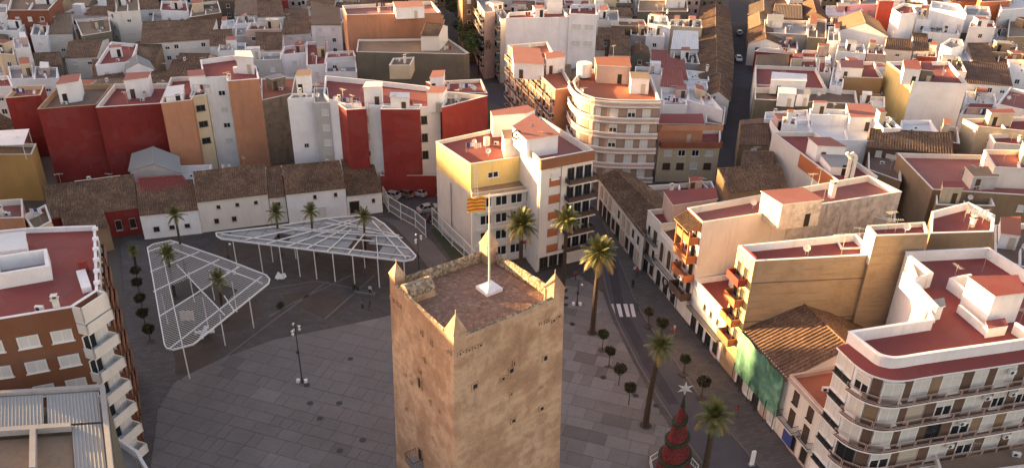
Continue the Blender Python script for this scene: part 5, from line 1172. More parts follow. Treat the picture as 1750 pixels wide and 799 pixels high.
def palm(base, h, L, nfr, lean, label, seed, group=None, r=.28, dry=4, zb=.12, dyy=0):
    rr = random.Random(seed); b_ = at(*base) if len(base) == 2 else Vector(base); t_ = thing('palm_tree', label, 'palm tree', (b_.x, b_.y, zb), group)
    mb = MB(); prev = None; K = 14
    for i in range(K + 1):
        s_ = i / K; p = Vector((b_.x + lean * s_ * s_, b_.y + dyy * s_ * s_, zb + h * s_)); rad = r * (1.25 - .35 * s_) * (1.25 if i == 0 else 1) * (1 + .07 * (i % 2))
        if prev: mb.tube(prev[0], p, prev[1], rad, 9)
        prev = (p, rad)
    mb.build('trunk', ['bark'], t_); top = prev[0]; o = t_['org']
    mb = MB(); mb.tube(top - Vector((0, 0, .7)), top + Vector((0, 0, .25)), r * 1.0, r * 1.5, 9); mb.build('crown_base', ['frond_dry'], t_)
    for k in range(nfr):
        a = k * 2.399 + rr.uniform(-.2, .2); lv = k / nfr; dr = k >= nfr - dry
        f = link('frond', frond(round(L * rr.choice((.85, 1, 1.1)), 2), (.25, .5, .8, 1.0)[min(3, int(lv * 4))], dr, k % 3), t_, (top.x - o[0], top.y - o[1], top.z - o[2] + .1 + .25 * (1 - lv)))
        f.rotation_euler = (rr.uniform(-.2, .2), -R(72 - 92 * lv) + rr.uniform(-.1, .1), a)
    # planting hole
    mb = MB(); mb.tube((b_.x, b_.y, zb + .02), (b_.x, b_.y, zb + .09), .75, n=10); mb.build('planting_hole', ['soil'], t_)
    return t_
palm((1012, 570), 12.6, 2.8, 38, .2, 'tall sunlit palm standing in front of the crosswalk beside the street', 1, r=.30, dry=7)
palm((962, 497), 11.8, 2.4, 34, 0, 'slender palm between the banded wing and the big sunlit palm', 2, r=.26)
palm((889, 482), 9.6, 2.8, 44, 0, 'bushy golden palm in front of the glazed galleries', 3, r=.3, dry=8)
palm((1103, 728), 11.4, 2.0, 30, .6, 'leaning dark palm beside the street left of the Christmas cone', 4, r=.3, dry=2)
palm((1200, 830), 9.4, 2.3, 32, 0, 'low dark palm right of the Christmas cone', 5, r=.3, dry=2)
for k, (bx, by, h, L, lab) in enumerate(((480, 436, 7.4, 2.0, 'green palm rising above the far left end of the panelled pergola'), (538, 436, 7.6, 2.0, 'green palm growing through the middle opening of the panelled pergola'), (626, 446, 7.6, 2.1, 'full green palm growing through the right opening of the panelled pergola'),
                                         (318, 468, 10.0, 2.0, 'tallest palm with a bare trunk behind the slatted pergola'), (300, 508, 7.0, 2.0, 'bright green palm in the upper left opening of the slatted pergola'), (384, 548, 6.6, 1.9, 'dark green palm in the right opening of the slatted pergola'), (234, 462, 3.2, 1.4, 'small low palm at the head of the clipped tree row'))):
    palm((bx, by), h, L * .85, 26, .15, lab, 20 + k, r=.17, dry=2)
# a striped red sleeve of fairy lights on the big palm's trunk is left as worn bark
def leaf_crown(mb, c, rx, rz, n, size, rr, m_=0, shell=.5):
    for _ in range(n):
        v = Vector((rr.gauss(0, 1), rr.gauss(0, 1), rr.gauss(0, 1))).normalized() * (shell + (1 - shell) * rr.random()); v = v * (1 + .18 * noise.noise(v * 2.3 + Vector(c)))
        p = Vector((c[0] + v.x * rx, c[1] + v.y * rx, c[2] + v.z * rz)); a = Vector((rr.gauss(0, 1), rr.gauss(0, 1), rr.gauss(0, 1))).normalized(); b_ = a.orthogonal().normalized(); s_ = size * rr.uniform(.6, 1.3)
        mb.face([p - a * s_, p + b_ * s_ * .6, p + a * s_, p - b_ * s_ * .6], m_)
def round_tree(base, h, r_, mat, label, seed, group=None):
    rr = random.Random(seed); b_ = at(*base); t_ = thing('round_tree', label, 'tree', (b_.x, b_.y, .12), group)
    mb = MB(); mb.tube((b_.x, b_.y, .1), (b_.x, b_.y, h - r_ * .5), .06, .045, 6)
    for k in range(4): a = k * 1.57; mb.tube((b_.x, b_.y, h - r_ * .8), (b_.x + math.cos(a) * r_ * .5, b_.y + math.sin(a) * r_ * .5, h), .03, .015, 4)
    mb.build('trunk', ['bark'], t_)
    mb = MB(); leaf_crown(mb, (b_.x, b_.y, h), r_ * .92, r_ * .78, 620, .11, rr)
    for q in range(5): a = rr.uniform(0, 6.28); leaf_crown(mb, (b_.x + math.cos(a) * r_ * .6, b_.y + math.sin(a) * r_ * .6, h + rr.uniform(-.3, .4) * r_), r_ * .4, r_ * .35, 90, .11, rr); mb.build('crown', [mat], t_)
    mb = MB(); mb.box((b_.x, b_.y, .125), 1.0, 1.0, .05, .4); mb.build('planting_hole', ['soil'], t_)
rts = [((1029, 600), 2.9, .85, 'leaf_olive', 'topmost clipped round tree on the tower side of the street'), ((1040, 629), 2.9, .75, 'leaf_brown', 'second clipped round tree, small brown crown, tower side of the street'), ((1057, 660), 2.9, .95, 'leaf_brown', 'largest dark brown clipped tree on the tower side of the street'), ((1074, 693), 2.9, .9, 'leaf_brown', 'lowest clipped round tree on the tower side of the street'),
       ((1107, 558), 2.6, .75, 'leaf_brown', 'thin brown round tree just right of the crosswalk'), ((1129, 577), 2.6, .95, 'leaf_olive', 'dark round tree beyond the leaning palm crown'), ((1168, 640), 2.6, .8, 'leaf_olive', 'round tree by the white star'), ((1198, 680), 2.7, 1.0, 'leaf_brown', 'brown round tree to the right of the white star'),
       ((236, 482), 2.2, .8, 'leaf_brown', 'first dark clipped tree in the row beside the slatted pergola'), ((239, 503), 2.2, .85, 'leaf_brown', 'second dark clipped tree in the row beside the slatted pergola'), ((244, 530), 2.2, .9, 'leaf_brown', 'third dark clipped tree in the row beside the slatted pergola'), ((249, 556), 2.2, .9, 'leaf_brown', 'fourth dark clipped tree in the row beside the slatted pergola'), ((258, 584), 2.2, .9, 'leaf_brown', 'nearest dark clipped tree in the row beside the slatted pergola')]
for k, (b_, h, r_, mt, lab) in enumerate(rts): round_tree(b_, h, r_, mt, lab, 40 + k, 'clipped round trees')
def bush(base, h, r_, mat, label, seed, n=1500, size=.16):
    rr = random.Random(seed); b_ = at(*base); t_ = thing('bush', label, 'bush', (b_.x, b_.y, .12)); mb = MB(); leaf_crown(mb, (b_.x, b_.y, h * .5), r_, h * .5, n, size, rr, shell=.3); mb.build('crown', [mat], t_)
    mb = MB(); mb.tube((b_.x, b_.y, .1), (b_.x, b_.y, h * .6), .05, .02, 5); mb.build('trunk', ['bark'], t_)
bush((480, 526), 1.1, .6, 'leaf_dark', 'small dark bush on a pale kerb in the garden paving', 70, 600, .1); bush((607, 496), 1.0, .55, 'leaf_dark', 'small dark bush beside the stone bench near the posts', 71, 500, .1)
# street trees of the avenue
def street_tree(x, y, h, r_, label, seed):
    rr = random.Random(seed); b_ = at(x, y); t_ = thing('street_tree', label, 'tree', (b_.x, b_.y, 0), 'avenue trees'); mb = MB(); mb.tube((b_.x, b_.y, 0), (b_.x, b_.y, h * .55), .25, .15, 7)
    for k in range(6): a = k * 1.05; mb.tube((b_.x, b_.y, h * .4), (b_.x + math.cos(a) * r_ * .7, b_.y + math.sin(a) * r_ * .7, h * .8), .1, .03, 5)
    mb.build('trunk', ['bark'], t_); mb = MB()
    for k in range(9):
        c_ = (b_.x + rr.uniform(-.6, .6) * r_, b_.y + rr.uniform(-.6, .6) * r_, h * rr.uniform(.55, .92)); leaf_crown(mb, c_, r_ * rr.uniform(.35, .55), r_ * rr.uniform(.3, .5), 420, .28, rr, 0 if k % 3 else 1)
    mb.build('crown', ['leaf_dark', 'leaf_green'], t_)
for k, (x, y, lab) in enumerate(((818, 128, 'nearest avenue tree, its crown beside the olive hall gable'), (809, 104, 'avenue tree one back from the nearest, against the peach end wall'), (800, 84, 'third avenue tree from the near end'), (793, 66, 'middle avenue tree in the row of dark crowns'), (787, 50, 'avenue tree beyond the middle one'), (782, 36, 'sixth avenue tree from the near end'), (778, 24, 'seventh avenue tree from the near end'), (774, 13, 'avenue tree at the very top of the picture'))):
    street_tree(x, y, 11.5, 5.2, lab, 90 + k)
# lamp posts
def lamp(base, h, heads, label):
    b_ = at(*base); t_ = thing('street_lamp', label, 'street lamp', (b_.x, b_.y, .12)); mb = MB(); mb.tube((b_.x, b_.y, .12), (b_.x, b_.y, h), .09, .06, 8); mb.tube((b_.x, b_.y, .12), (b_.x, b_.y, 1.0), .15, .12, 8); mb.build('pole', ['dark_metal'], t_)
    for k in range(heads):
        a = k * 2.1; z = h - .3 - .45 * (k // 2); c_ = Vector((b_.x + math.cos(a) * .35, b_.y + math.sin(a) * .35, z)); mb = MB(); mb.tube((b_.x, b_.y, z), c_, .03, n=4); d = Vector((math.cos(a), math.sin(a), -.5)).normalized()
        mb.tube(c_, c_ + d * .32, .10, .19, 8, 1); mb.build('lamp_head', ['dark_metal', 'white_metal'], t_)
    mb = MB(); mb.box((b_.x, b_.y - .15, h * .52), .35, .12, .5, 0); mb.build('control_box', ['dark_metal'], t_)
    for k in range(2): mb = MB(); mb.box((b_.x - .55 + k * 1.0, b_.y + .1, .17), .4, .4, .45, .3 * k); mb.build('concrete_block', ['wall_W'], t_)
lamp((517, 655), 9.3, 6, 'tall lamp post with clustered white spotlights standing alone left of the tower')
lamp((717, 482), 8.6, 6, 'spotlight lamp post behind the right tip of the panelled pergola'); lamp((842, 130), 8, 2, 'single lamp post on the avenue pavement'); lamp((986, 523), 4.2, 1, 'short lamp post beside the painted corner marking')
lamp((396, 470), 6.0, 1, 'slim lamp between the two pergolas')
# a strung festoon of white tinsel beside the big palm
def low_thing(name, base, label, cat, fn, zb=.12):
    b_ = at(*base); t_ = thing(name, label, cat, (b_.x, b_.y, zb)); fn(b_, t_); return t_
# Christmas cone
cc = at(1150, 806); xm = thing('christmas_cone', 'red cone Christmas tree with gold and green garlands, white star on top', 'christmas tree', (cc.x, cc.y, .12))
m, t, b = nodes('red_netting'); n1 = noise_out(t, 5, 4, .7, pos(t)); t.links.new(ramp(t, n1, [(.42, (.05, .008, .008)), (.6, (.22, .015, .02))]), b.inputs['Base Color']); b.inputs['Roughness'].default_value = .6; bump(t, b, n1, .6, .08); MATS['red_netting'] = m
metal('gold_tinsel', (.42, .30, .10), .5); metal('garland_green', (.022, .032, .014), .8)
rr = random.Random(2); HX = 9.6; RX = 1.95
mb = MB(); K, J = 36, 24
def cone(s_, a, k=1.0): r_ = (RX * (1 - s_) + .22 * s_) * k * (1 + .03 * noise.noise(Vector((math.cos(a) * 3, math.sin(a) * 3, s_ * 9)))); return (cc.x + math.cos(a) * r_, cc.y + math.sin(a) * r_, .6 + s_ * (HX - .6))
for j in range(J):
    for k in range(K): a, b_ = 2 * math.pi * k / K, 2 * math.pi * (k + 1) / K; mb.face([cone(j / J, a), cone(j / J, b_), cone((j + 1) / J, b_), cone((j + 1) / J, a)])
mb.build('cone', ['red_netting'], xm, smooth=True)
for q, (s0, ph) in enumerate(((.22, .3), (.50, 2.2), (.78, 4.0))):
    mb = MB(); n = 120; pr = None
    for i in range(n + 1):
        a = ph + 2 * math.pi * i / n; s_ = s0 + .05 * math.sin(a * 1.0 + 1.2); p = Vector(cone(s_, a, 1.04)); 
        if pr: mb.tube(pr, p, .27, n=5, m=0, cap=False)
        if i % 1 == 0:
            for _ in range(7): v = Vector((rr.gauss(0, 1), rr.gauss(0, 1), rr.gauss(0, 1))).normalized() * .26; w = v.orthogonal().normalized() * .07; mb.face([p - w, p + w, p + v], rr.choice((0, 1)))
        pr = p
    mb.build('garland', ['garland_green', 'gold_tinsel'], xm)
mb = MB(); mb.tube((cc.x, cc.y, HX - .1), (cc.x, cc.y, HX + 1.5), .30, .05, 8); mb.build('tip', ['garland_green'], xm)
mb = MB(); pts = []; sc0 = Vector((cc.x, cc.y, HX + 2.3)); 
for i in range(12): a = math.pi / 2 + i * math.pi / 6; r_ = .95 if i % 2 == 0 else .36; pts.append(sc0 + Vector((math.cos(a) * r_, 0, math.sin(a) * r_)))
for i in range(12):
    a, b_ = pts[i], pts[(i + 1) % 12]
    mb.face([a, b_, sc0 + Vector((0, -.22, 0))]); mb.face([b_, a, sc0 + Vector((0, .22, 0))])
mb.build('star', ['wall_H'], xm)
mb = MB(); mb.tube((cc.x, cc.y, .12), (cc.x, cc.y, .6), 1.9, 1.9, 24); mb.build('base', ['dark_metal'], xm)
fx = thing('barrier_ring', 'white hexagonal barrier standing round the foot of the red Christmas cone', 'barrier', (cc.x, cc.y, .12))
hx = [(cc.x + 2.75 * math.cos(i * math.pi / 3.5), cc.y + 2.75 * math.sin(i * math.pi / 3.5)) for i in range(7)]
for i in range(7):
    p, q = hx[i], hx[(i + 1) % 7]; mb = MB()
    for zz in (.35, 1.15): mb.bar((*p, zz), (*q, zz), .08, .08)
    mb.bar((*p, .12), (*p, 1.2), .09, .09)
    for k in range(1, 6): w = lerp(p, q, k / 6); mb.tube((*w, .35), (*w, 1.15), .025, n=4)
    mb.build('barrier_panel', ['white_metal'], fx)
# ---------------------------------------------------------------- cars
def car(base, ang, col, label, kind='hatch', group='cars parked by the red wall', zb=.14):
    b_ = at(*base); cname = 'car_' + col
    if cname not in MATS: metal(cname, dict(silver=(.42, .41, .41), white=(.66, .64, .64), dark=(.045, .04, .045), brown=(.16, .11, .10), red=(.3, .03, .03))[col], .3)
    t_ = thing('parked_car' if group else 'car', label, 'car', (b_.x, b_.y, zb), group); t_.rotation_euler = (0, 0, ang); t_['org'] = (0, 0, 0)
    L, W = (4.3, 1.78); prof = [(-2.15, .35), (-2.15, .72), (-2.0, .92), (-1.1, 1.0), (1.55, .98), (2.05, .86), (2.15, .6), (2.15, .35)]
    if kind == 'hatch': prof = [(-2.0, .32), (-2.03, .75), (-1.95, .98), (-1.0, 1.02), (1.0, 1.0), (1.85, .84), (2.0, .6), (2.0, .32)]
    mb = MB(); n = len(prof); yy = [(-W / 2, .93), (-W / 2 + .12, 1.0), (W / 2 - .12, 1.0), (W / 2, .93)]
    for i in range(n):
        j = (i + 1) % n
        for k in range(3): a, b__ = yy[k], yy[k + 1]; mb.face([(prof[i][0] * a[1], a[0], prof[i][1]), (prof[j][0] * a[1], a[0], prof[j][1]), (prof[j][0] * b__[1], b__[0], prof[j][1]), (prof[i][0] * b__[1], b__[0], prof[i][1])])
    for s_ in (0, 3): P = [(p[0] * yy[s_][1], yy[s_][0], p[1]) for p in prof]; mb.face(P if s_ == 0 else P[::-1])
    mb.build('body', [cname], t_)
    x0, x1, x2, x3 = (-1.75, -1.35, .25, .95) if kind == 'hatch' else (-1.6, -1.05, .25, 1.0); g = MB()
    lo = [(x0, -.76), (x3, -.76), (x3, .76), (x0, .76)]; hi = [(x1, -.6), (x2, -.6), (x2, .6), (x1, .6)]
    for i in range(4): j = (i + 1) % 4; g.face([(*lo[i], .99), (*lo[j], .99), (*hi[j], 1.42), (*hi[i], 1.42)])
    g.build('windows', ['glass_dark'], t_)
    r = MB(); r.prism(hi, 1.415, 1.47, 0, bottom=True)
    for i in range(4): r.bar((*lo[i], .99), (*hi[i], 1.44), .07, .07)
    xm_ = (x1 + x2) / 2
    for s_ in (-1, 1): r.bar((xm_, .765 * s_, .99), (xm_, .61 * s_, 1.44), .07, .05)
    r.build('roof', [cname], t_)
    for i in (-1.3, 1.28):
        for s_ in (-1, 1):
            w = MB(); w.tube((i, s_ * (W / 2 - .2), .32), (i, s_ * (W / 2 + .01), .32), .32, n=14); wo = w.build('wheel', ['dark_void'], t_); h = MB(); h.tube((i, s_ * (W / 2 + .005), .32), (i, s_ * (W / 2 + .025), .32), .19, n=10); link('rim', h.mesh('rim', ['steel']), wo)
    for s_ in (-1, 1):
        h = MB(); rect(h, 1.82 if kind == 'hatch' else 1.95, 2.0 if kind == 'hatch' else 2.1, .62, .78, s_ * .65 - .17, s_ * .65 + .17, 0); h.build('headlight', ['white_frame'], t_)
        h = MB(); rect(h, -2.06 if kind == 'hatch' else -2.17, -1.93, .62, .85, s_ * .68 - .12, s_ * .68 + .12, 0); h.build('tail_light', ['flag_red'], t_)
    h = MB(); rect(h, -2.05, -1.98, .45, .58, -.26, .26, 0); h.build('number_plate', ['white_frame'], t_)
    return t_
car((667, 339), R(160), 'silver', 'silver hatchback at the left end of the cars under the red wall'); car((691, 336), R(150), 'brown', 'dark brown hatchback between the two silver cars'); car((714, 334), R(150), 'silver', 'silver hatchback third from the left under the red wall')
car((741, 331), R(150), 'dark', 'dark car half hidden by the yellow building wall'); car((733, 362), R(25), 'silver', 'light silver saloon parked alone at the near side of the car park', 'saloon'); car((744, 376), R(30), 'dark', 'dark car nearest the tall railing')
car((1263, 59), R(82), 'silver', 'silver car driving away at the top of the dark street', group=None, zb=.01); car((1262, 104), R(-98), 'white', 'white car with dark windscreen lower in the dark street', group=None, zb=.01)
# ---------------------------------------------------------------- people: one continuous skinned body each
SK = dict(skin=(.36, .20, .13), black=(.02, .02, .022), grey=(.12, .12, .13), red=(.4, .04, .035), white=(.6, .58, .56), blue=(.06, .09, .18), jean=(.07, .09, .14), hair=(.03, .02, .015), beige=(.35, .27, .2), orange=(.5, .16, .04))
for k, c_ in SK.items(): metal('cloth_' + k, c_, .8)
def person(base, face, top, legs, label, seed, stride=.3, zb=.12):
    b_ = at(*base); t_ = thing('person', label, 'person', (b_.x, b_.y, zb)); t_.rotation_euler = (0, 0, face); t_['org'] = (0, 0, 0)
    V = [(0, 0, .95), (0, 0, 1.15), (0, .01, 1.38), (0, .0, 1.48), (0, 0, 1.56), (0, .01, 1.66)]; E_ = [(0, 1), (1, 2), (2, 3), (3, 4), (4, 5)]; Rr = [(.15, .11), (.145, .10), (.165, .105), (.065, .06), (.085, .095), (.075, .085)]
    def add(v, p, r_): V.append(v); E_.append((p, len(V) - 1)); Rr.append((r_, r_)); return len(V) - 1
    for s_ in (-1, 1):
        st = stride * s_; h = add((.09 * s_, 0, .90), 0, .09); k = add((.10 * s_, st * .45 + .03, .50), h, .065); an_ = add((.10 * s_, st * .9 - .02, .10), k, .045); add((.105 * s_, st * .9 + .13, .04), an_, .04)
        sh = add((.19 * s_, 0, 1.40), 2, .055); el = add((.25 * s_, -st * .3, 1.13), sh, .042); wr = add((.25 * s_, -st * .5 + .08, .90), el, .032); pm = add((.25 * s_, -st * .5 + .11, .83), wr, .034)
        for q in range(4): f1 = add((.235 * s_ + .012 * q * s_, -st * .5 + .10 + .016 * q, .77 - .004 * abs(q - 1)), pm, .010); add((.225 * s_ + .012 * q * s_, -st * .5 + .115 + .016 * q, .735 + .006 * abs(q - 1)), f1, .009)
        add((.215 * s_, -st * .5 + .15, .80), pm, .011)
    me = bpy.data.meshes.new('body'); me.from_pydata(V, E_, []); me.materials.append(MT('cloth_' + top)); o = link('body', me, t_)
    sk = o.modifiers.new('skin', 'SKIN'); sk.use_smooth_shade = True
    for i, r_ in enumerate(Rr): me.skin_vertices[0].data[i].radius = r_
    me.skin_vertices[0].data[0].use_root = True
    su = o.modifiers.new('sub', 'SUBSURF'); su.levels = su.render_levels = 1
    mb = MB(); 
    for s_ in (-1, 1):
        st = stride * s_; mb.tube((.09 * s_, 0, .93), (.10 * s_, st * .45 + .03, .50), .105, .08, 8); mb.tube((.10 * s_, st * .45 + .03, .52), (.10 * s_, st * .9 - .02, .10), .08, .06, 8)
    mb.tube((0, 0, .86), (0, 0, 1.0), .16, .155, 10); mb.build('trousers', ['cloth_' + legs], t_, smooth=True)
    mb = MB()
    for j in range(6):
        for k in range(12):
            def sp(jj, kk): a, c_ = math.pi * jj / 10, 2 * math.pi * kk / 12; return (.098 * math.sin(a) * math.cos(c_), -.02 + .108 * math.sin(a) * math.sin(c_), 1.63 + .125 * math.cos(a))
            mb.face([sp(j, k), sp(j + 1, k), sp(j + 1, k + 1), sp(j, k + 1)])
    mb.build('hair', ['cloth_hair'], t_, smooth=True)
    mb = MB(); rect(mb, -.055, .055, 1.575, 1.66, .07, .105, 0); rect(mb, -.012, .012, 1.60, 1.635, .10, .125, 0)
    for s_ in (-1, 1): mb.tube((.035 * s_, .10, 1.645), (.035 * s_, .108, 1.645), .010, n=6, m=1)
    rect(mb, -.022, .022, 1.588, 1.596, .103, .108, 1); mb.build('face', ['cloth_skin', 'cloth_black'], t_)
for k, a in enumerate((((1081, 493), 2.6, 'black', 'black', 'person in black walking away along the street above the crosswalk'), ((1084, 470), .4, 'white', 'grey', 'person in a white top near the shop doors at the far end'), ((1088, 472), 2.9, 'red', 'jean', 'person in red beside the white-topped walker'), ((1148, 577), .8, 'red', 'jean', 'person in red pushing along beside the low facades'), ((1151, 571), .9, 'white', 'beige', 'person in white just behind the red walker'),
                          ((633, 531), 1.8, 'black', 'grey', 'person in black standing near the tower wall'), ((620, 529), 2.0, 'grey', 'black', 'person in grey standing left of the one in black'), ((633, 504), 0.0, 'white', 'black', 'person in white by the stone bench'), ((983, 478), .5, 'red', 'black', 'person in red under the big palm'), ((998, 474), 1.2, 'white', 'jean', 'person in white under the big palm'),
                          ((1258, 712), .6, 'red', 'grey', 'person in red by the shop doors under the green netting'), ((1088, 528), 2.8, 'grey', 'jean', 'person in grey at the right end of the crosswalk'))):
    person(a[0], a[1], a[2], a[3], a[4], k, .3 if k % 3 else .12)
# bench, planter boulders, bins, plaques
def bench(b_, t_):
    mb = MB(); mb.box((b_.x, b_.y, .12), 3.2, .5, .42, -.25); mb.build('seat', ['concrete_walk'], t_)
    for s_ in (-1, 1): mb = MB(); mb.box((b_.x + s_ * 1.5, b_.y - s_ * .38, .12), .25, .7, .52, -.25); mb.build('end_block', ['concrete_walk'], t_)
low_thing('stone_bench', (623, 505), 'long pale stone bench near the row of white posts', 'bench', bench)
def heap(b_, t_):
    rr = random.Random(4)
    for k in range(9): mb = MB(); mb.tube((b_.x + rr.uniform(-.7, .7), b_.y + rr.uniform(-.5, .5), .12), (b_.x + rr.uniform(-.7, .7), b_.y + rr.uniform(-.5, .5), .12 + rr.uniform(.3, .8)), rr.uniform(.25, .45), .15, 6); mb.build('boulder', ['wall_W'], t_)
low_thing('rockery', (480, 475), 'pale rockery of boulders under the left part of the panelled pergola', 'rockery', heap)
def plane(b_, t_):      # white play aeroplane under the slatted pergola
    mb = MB(); mb.tube((b_.x - 1.2, b_.y, 1.0), (b_.x + 1.4, b_.y + .3, 1.0), .28, .16, 10); mb.build('fuselage', ['wall_W'], t_)
    mb = MB(); mb.box((b_.x, b_.y + .1, .98), .6, 3.2, .08, .1); mb.build('wing', ['wall_W'], t_); mb = MB(); mb.box((b_.x + 1.25, b_.y + .3, 1.0), .3, .06, .6, .1); mb.build('tail_fin', ['wall_W'], t_)
    for s_ in (-.6, .6): mb = MB(); mb.tube((b_.x + s_, b_.y, .12), (b_.x + s_, b_.y, .85), .05, n=6); mb.build('strut', ['dark_metal'], t_)
low_thing('play_ride', (350, 578), 'small white play aeroplane on struts under the slatted pergola', 'play ride', plane)
def board(b_, t_):
    mb = MB(); mb.box((b_.x, b_.y, .9), 1.9, .1, 1.6, .1); mb.build('panel', ['wall_L'], t_)
    for s_ in (-.8, .8): mb = MB(); mb.tube((b_.x + s_, b_.y + .1 * s_, .12), (b_.x + s_, b_.y + .1 * s_, .95), .05, n=6); mb.build('leg', ['grey_metal'], t_)
low_thing('notice_board', (323, 556), 'pale notice board seen through the slats of the left pergola', 'notice board', board)
def totem(b_, t_):
    mb = MB(); mb.box((b_.x, b_.y, .12), .45, .25, 2.1, .3); mb.build('panel', ['wall_W'], t_); mb = MB(); mb.box((b_.x, b_.y, .12), .7, .5, .12, .3); mb.build('base', ['grey_metal'], t_)
low_thing('advert_totem', (1284, 795), 'slim white totem sign standing in the street below the netting', 'sign', totem)
low_thing('advert_totem', (1306, 787), 'grey totem sign right of the white one in the street', 'sign', lambda b_, t_: (MB_build_totem(b_, t_)) ) if False else None
def bollard(base, label):
    b_ = at(*base); t_ = thing('drain_cover', label, 'drain cover', (b_.x, b_.y, .17)); mb = MB(); mb.tube((b_.x, b_.y, .17), (b_.x, b_.y, .195), .42, n=14); mb.build('rim', ['dark_metal'], t_); mb = MB()
    for k in range(5): mb.box((b_.x, b_.y - .24 + .12 * k, .195), .6, .05, .02, 0)
    mb.build('grate', ['dark_metal'], t_, kind='stuff')
for x, y, lab in ((525, 659, 'dark drain cover right of the lone lamp post foot'), (530, 690, 'dark drain cover below the lamp post'), (547, 716, 'drain cover in the middle of the pale paving strip'), (581, 771, 'drain cover nearest the bottom edge left of the tower'), (620, 753, 'drain cover left of the tower door'), (599, 614, 'drain cover in the upper part of the stone paving'), (580, 690, 'faint drain cover halfway to the tower')): bollard((x, y), lab)
for k, (x, y, lab) in enumerate(((1031, 646, 'two metal bench plate beside the tree row'), (1086, 677, 'small ground plate below the largest clipped tree'), (1121, 694, 'ground plate right of the leaning palm'), (967, 510, 'ground plate by the tower corner'), (966, 522, 'darker ground plate nearest the tower corner'), (978, 555, 'ground plate between the tower and the big palm'))):
    bollard((x, y), lab.replace('two metal bench plate', 'square ground plate'))
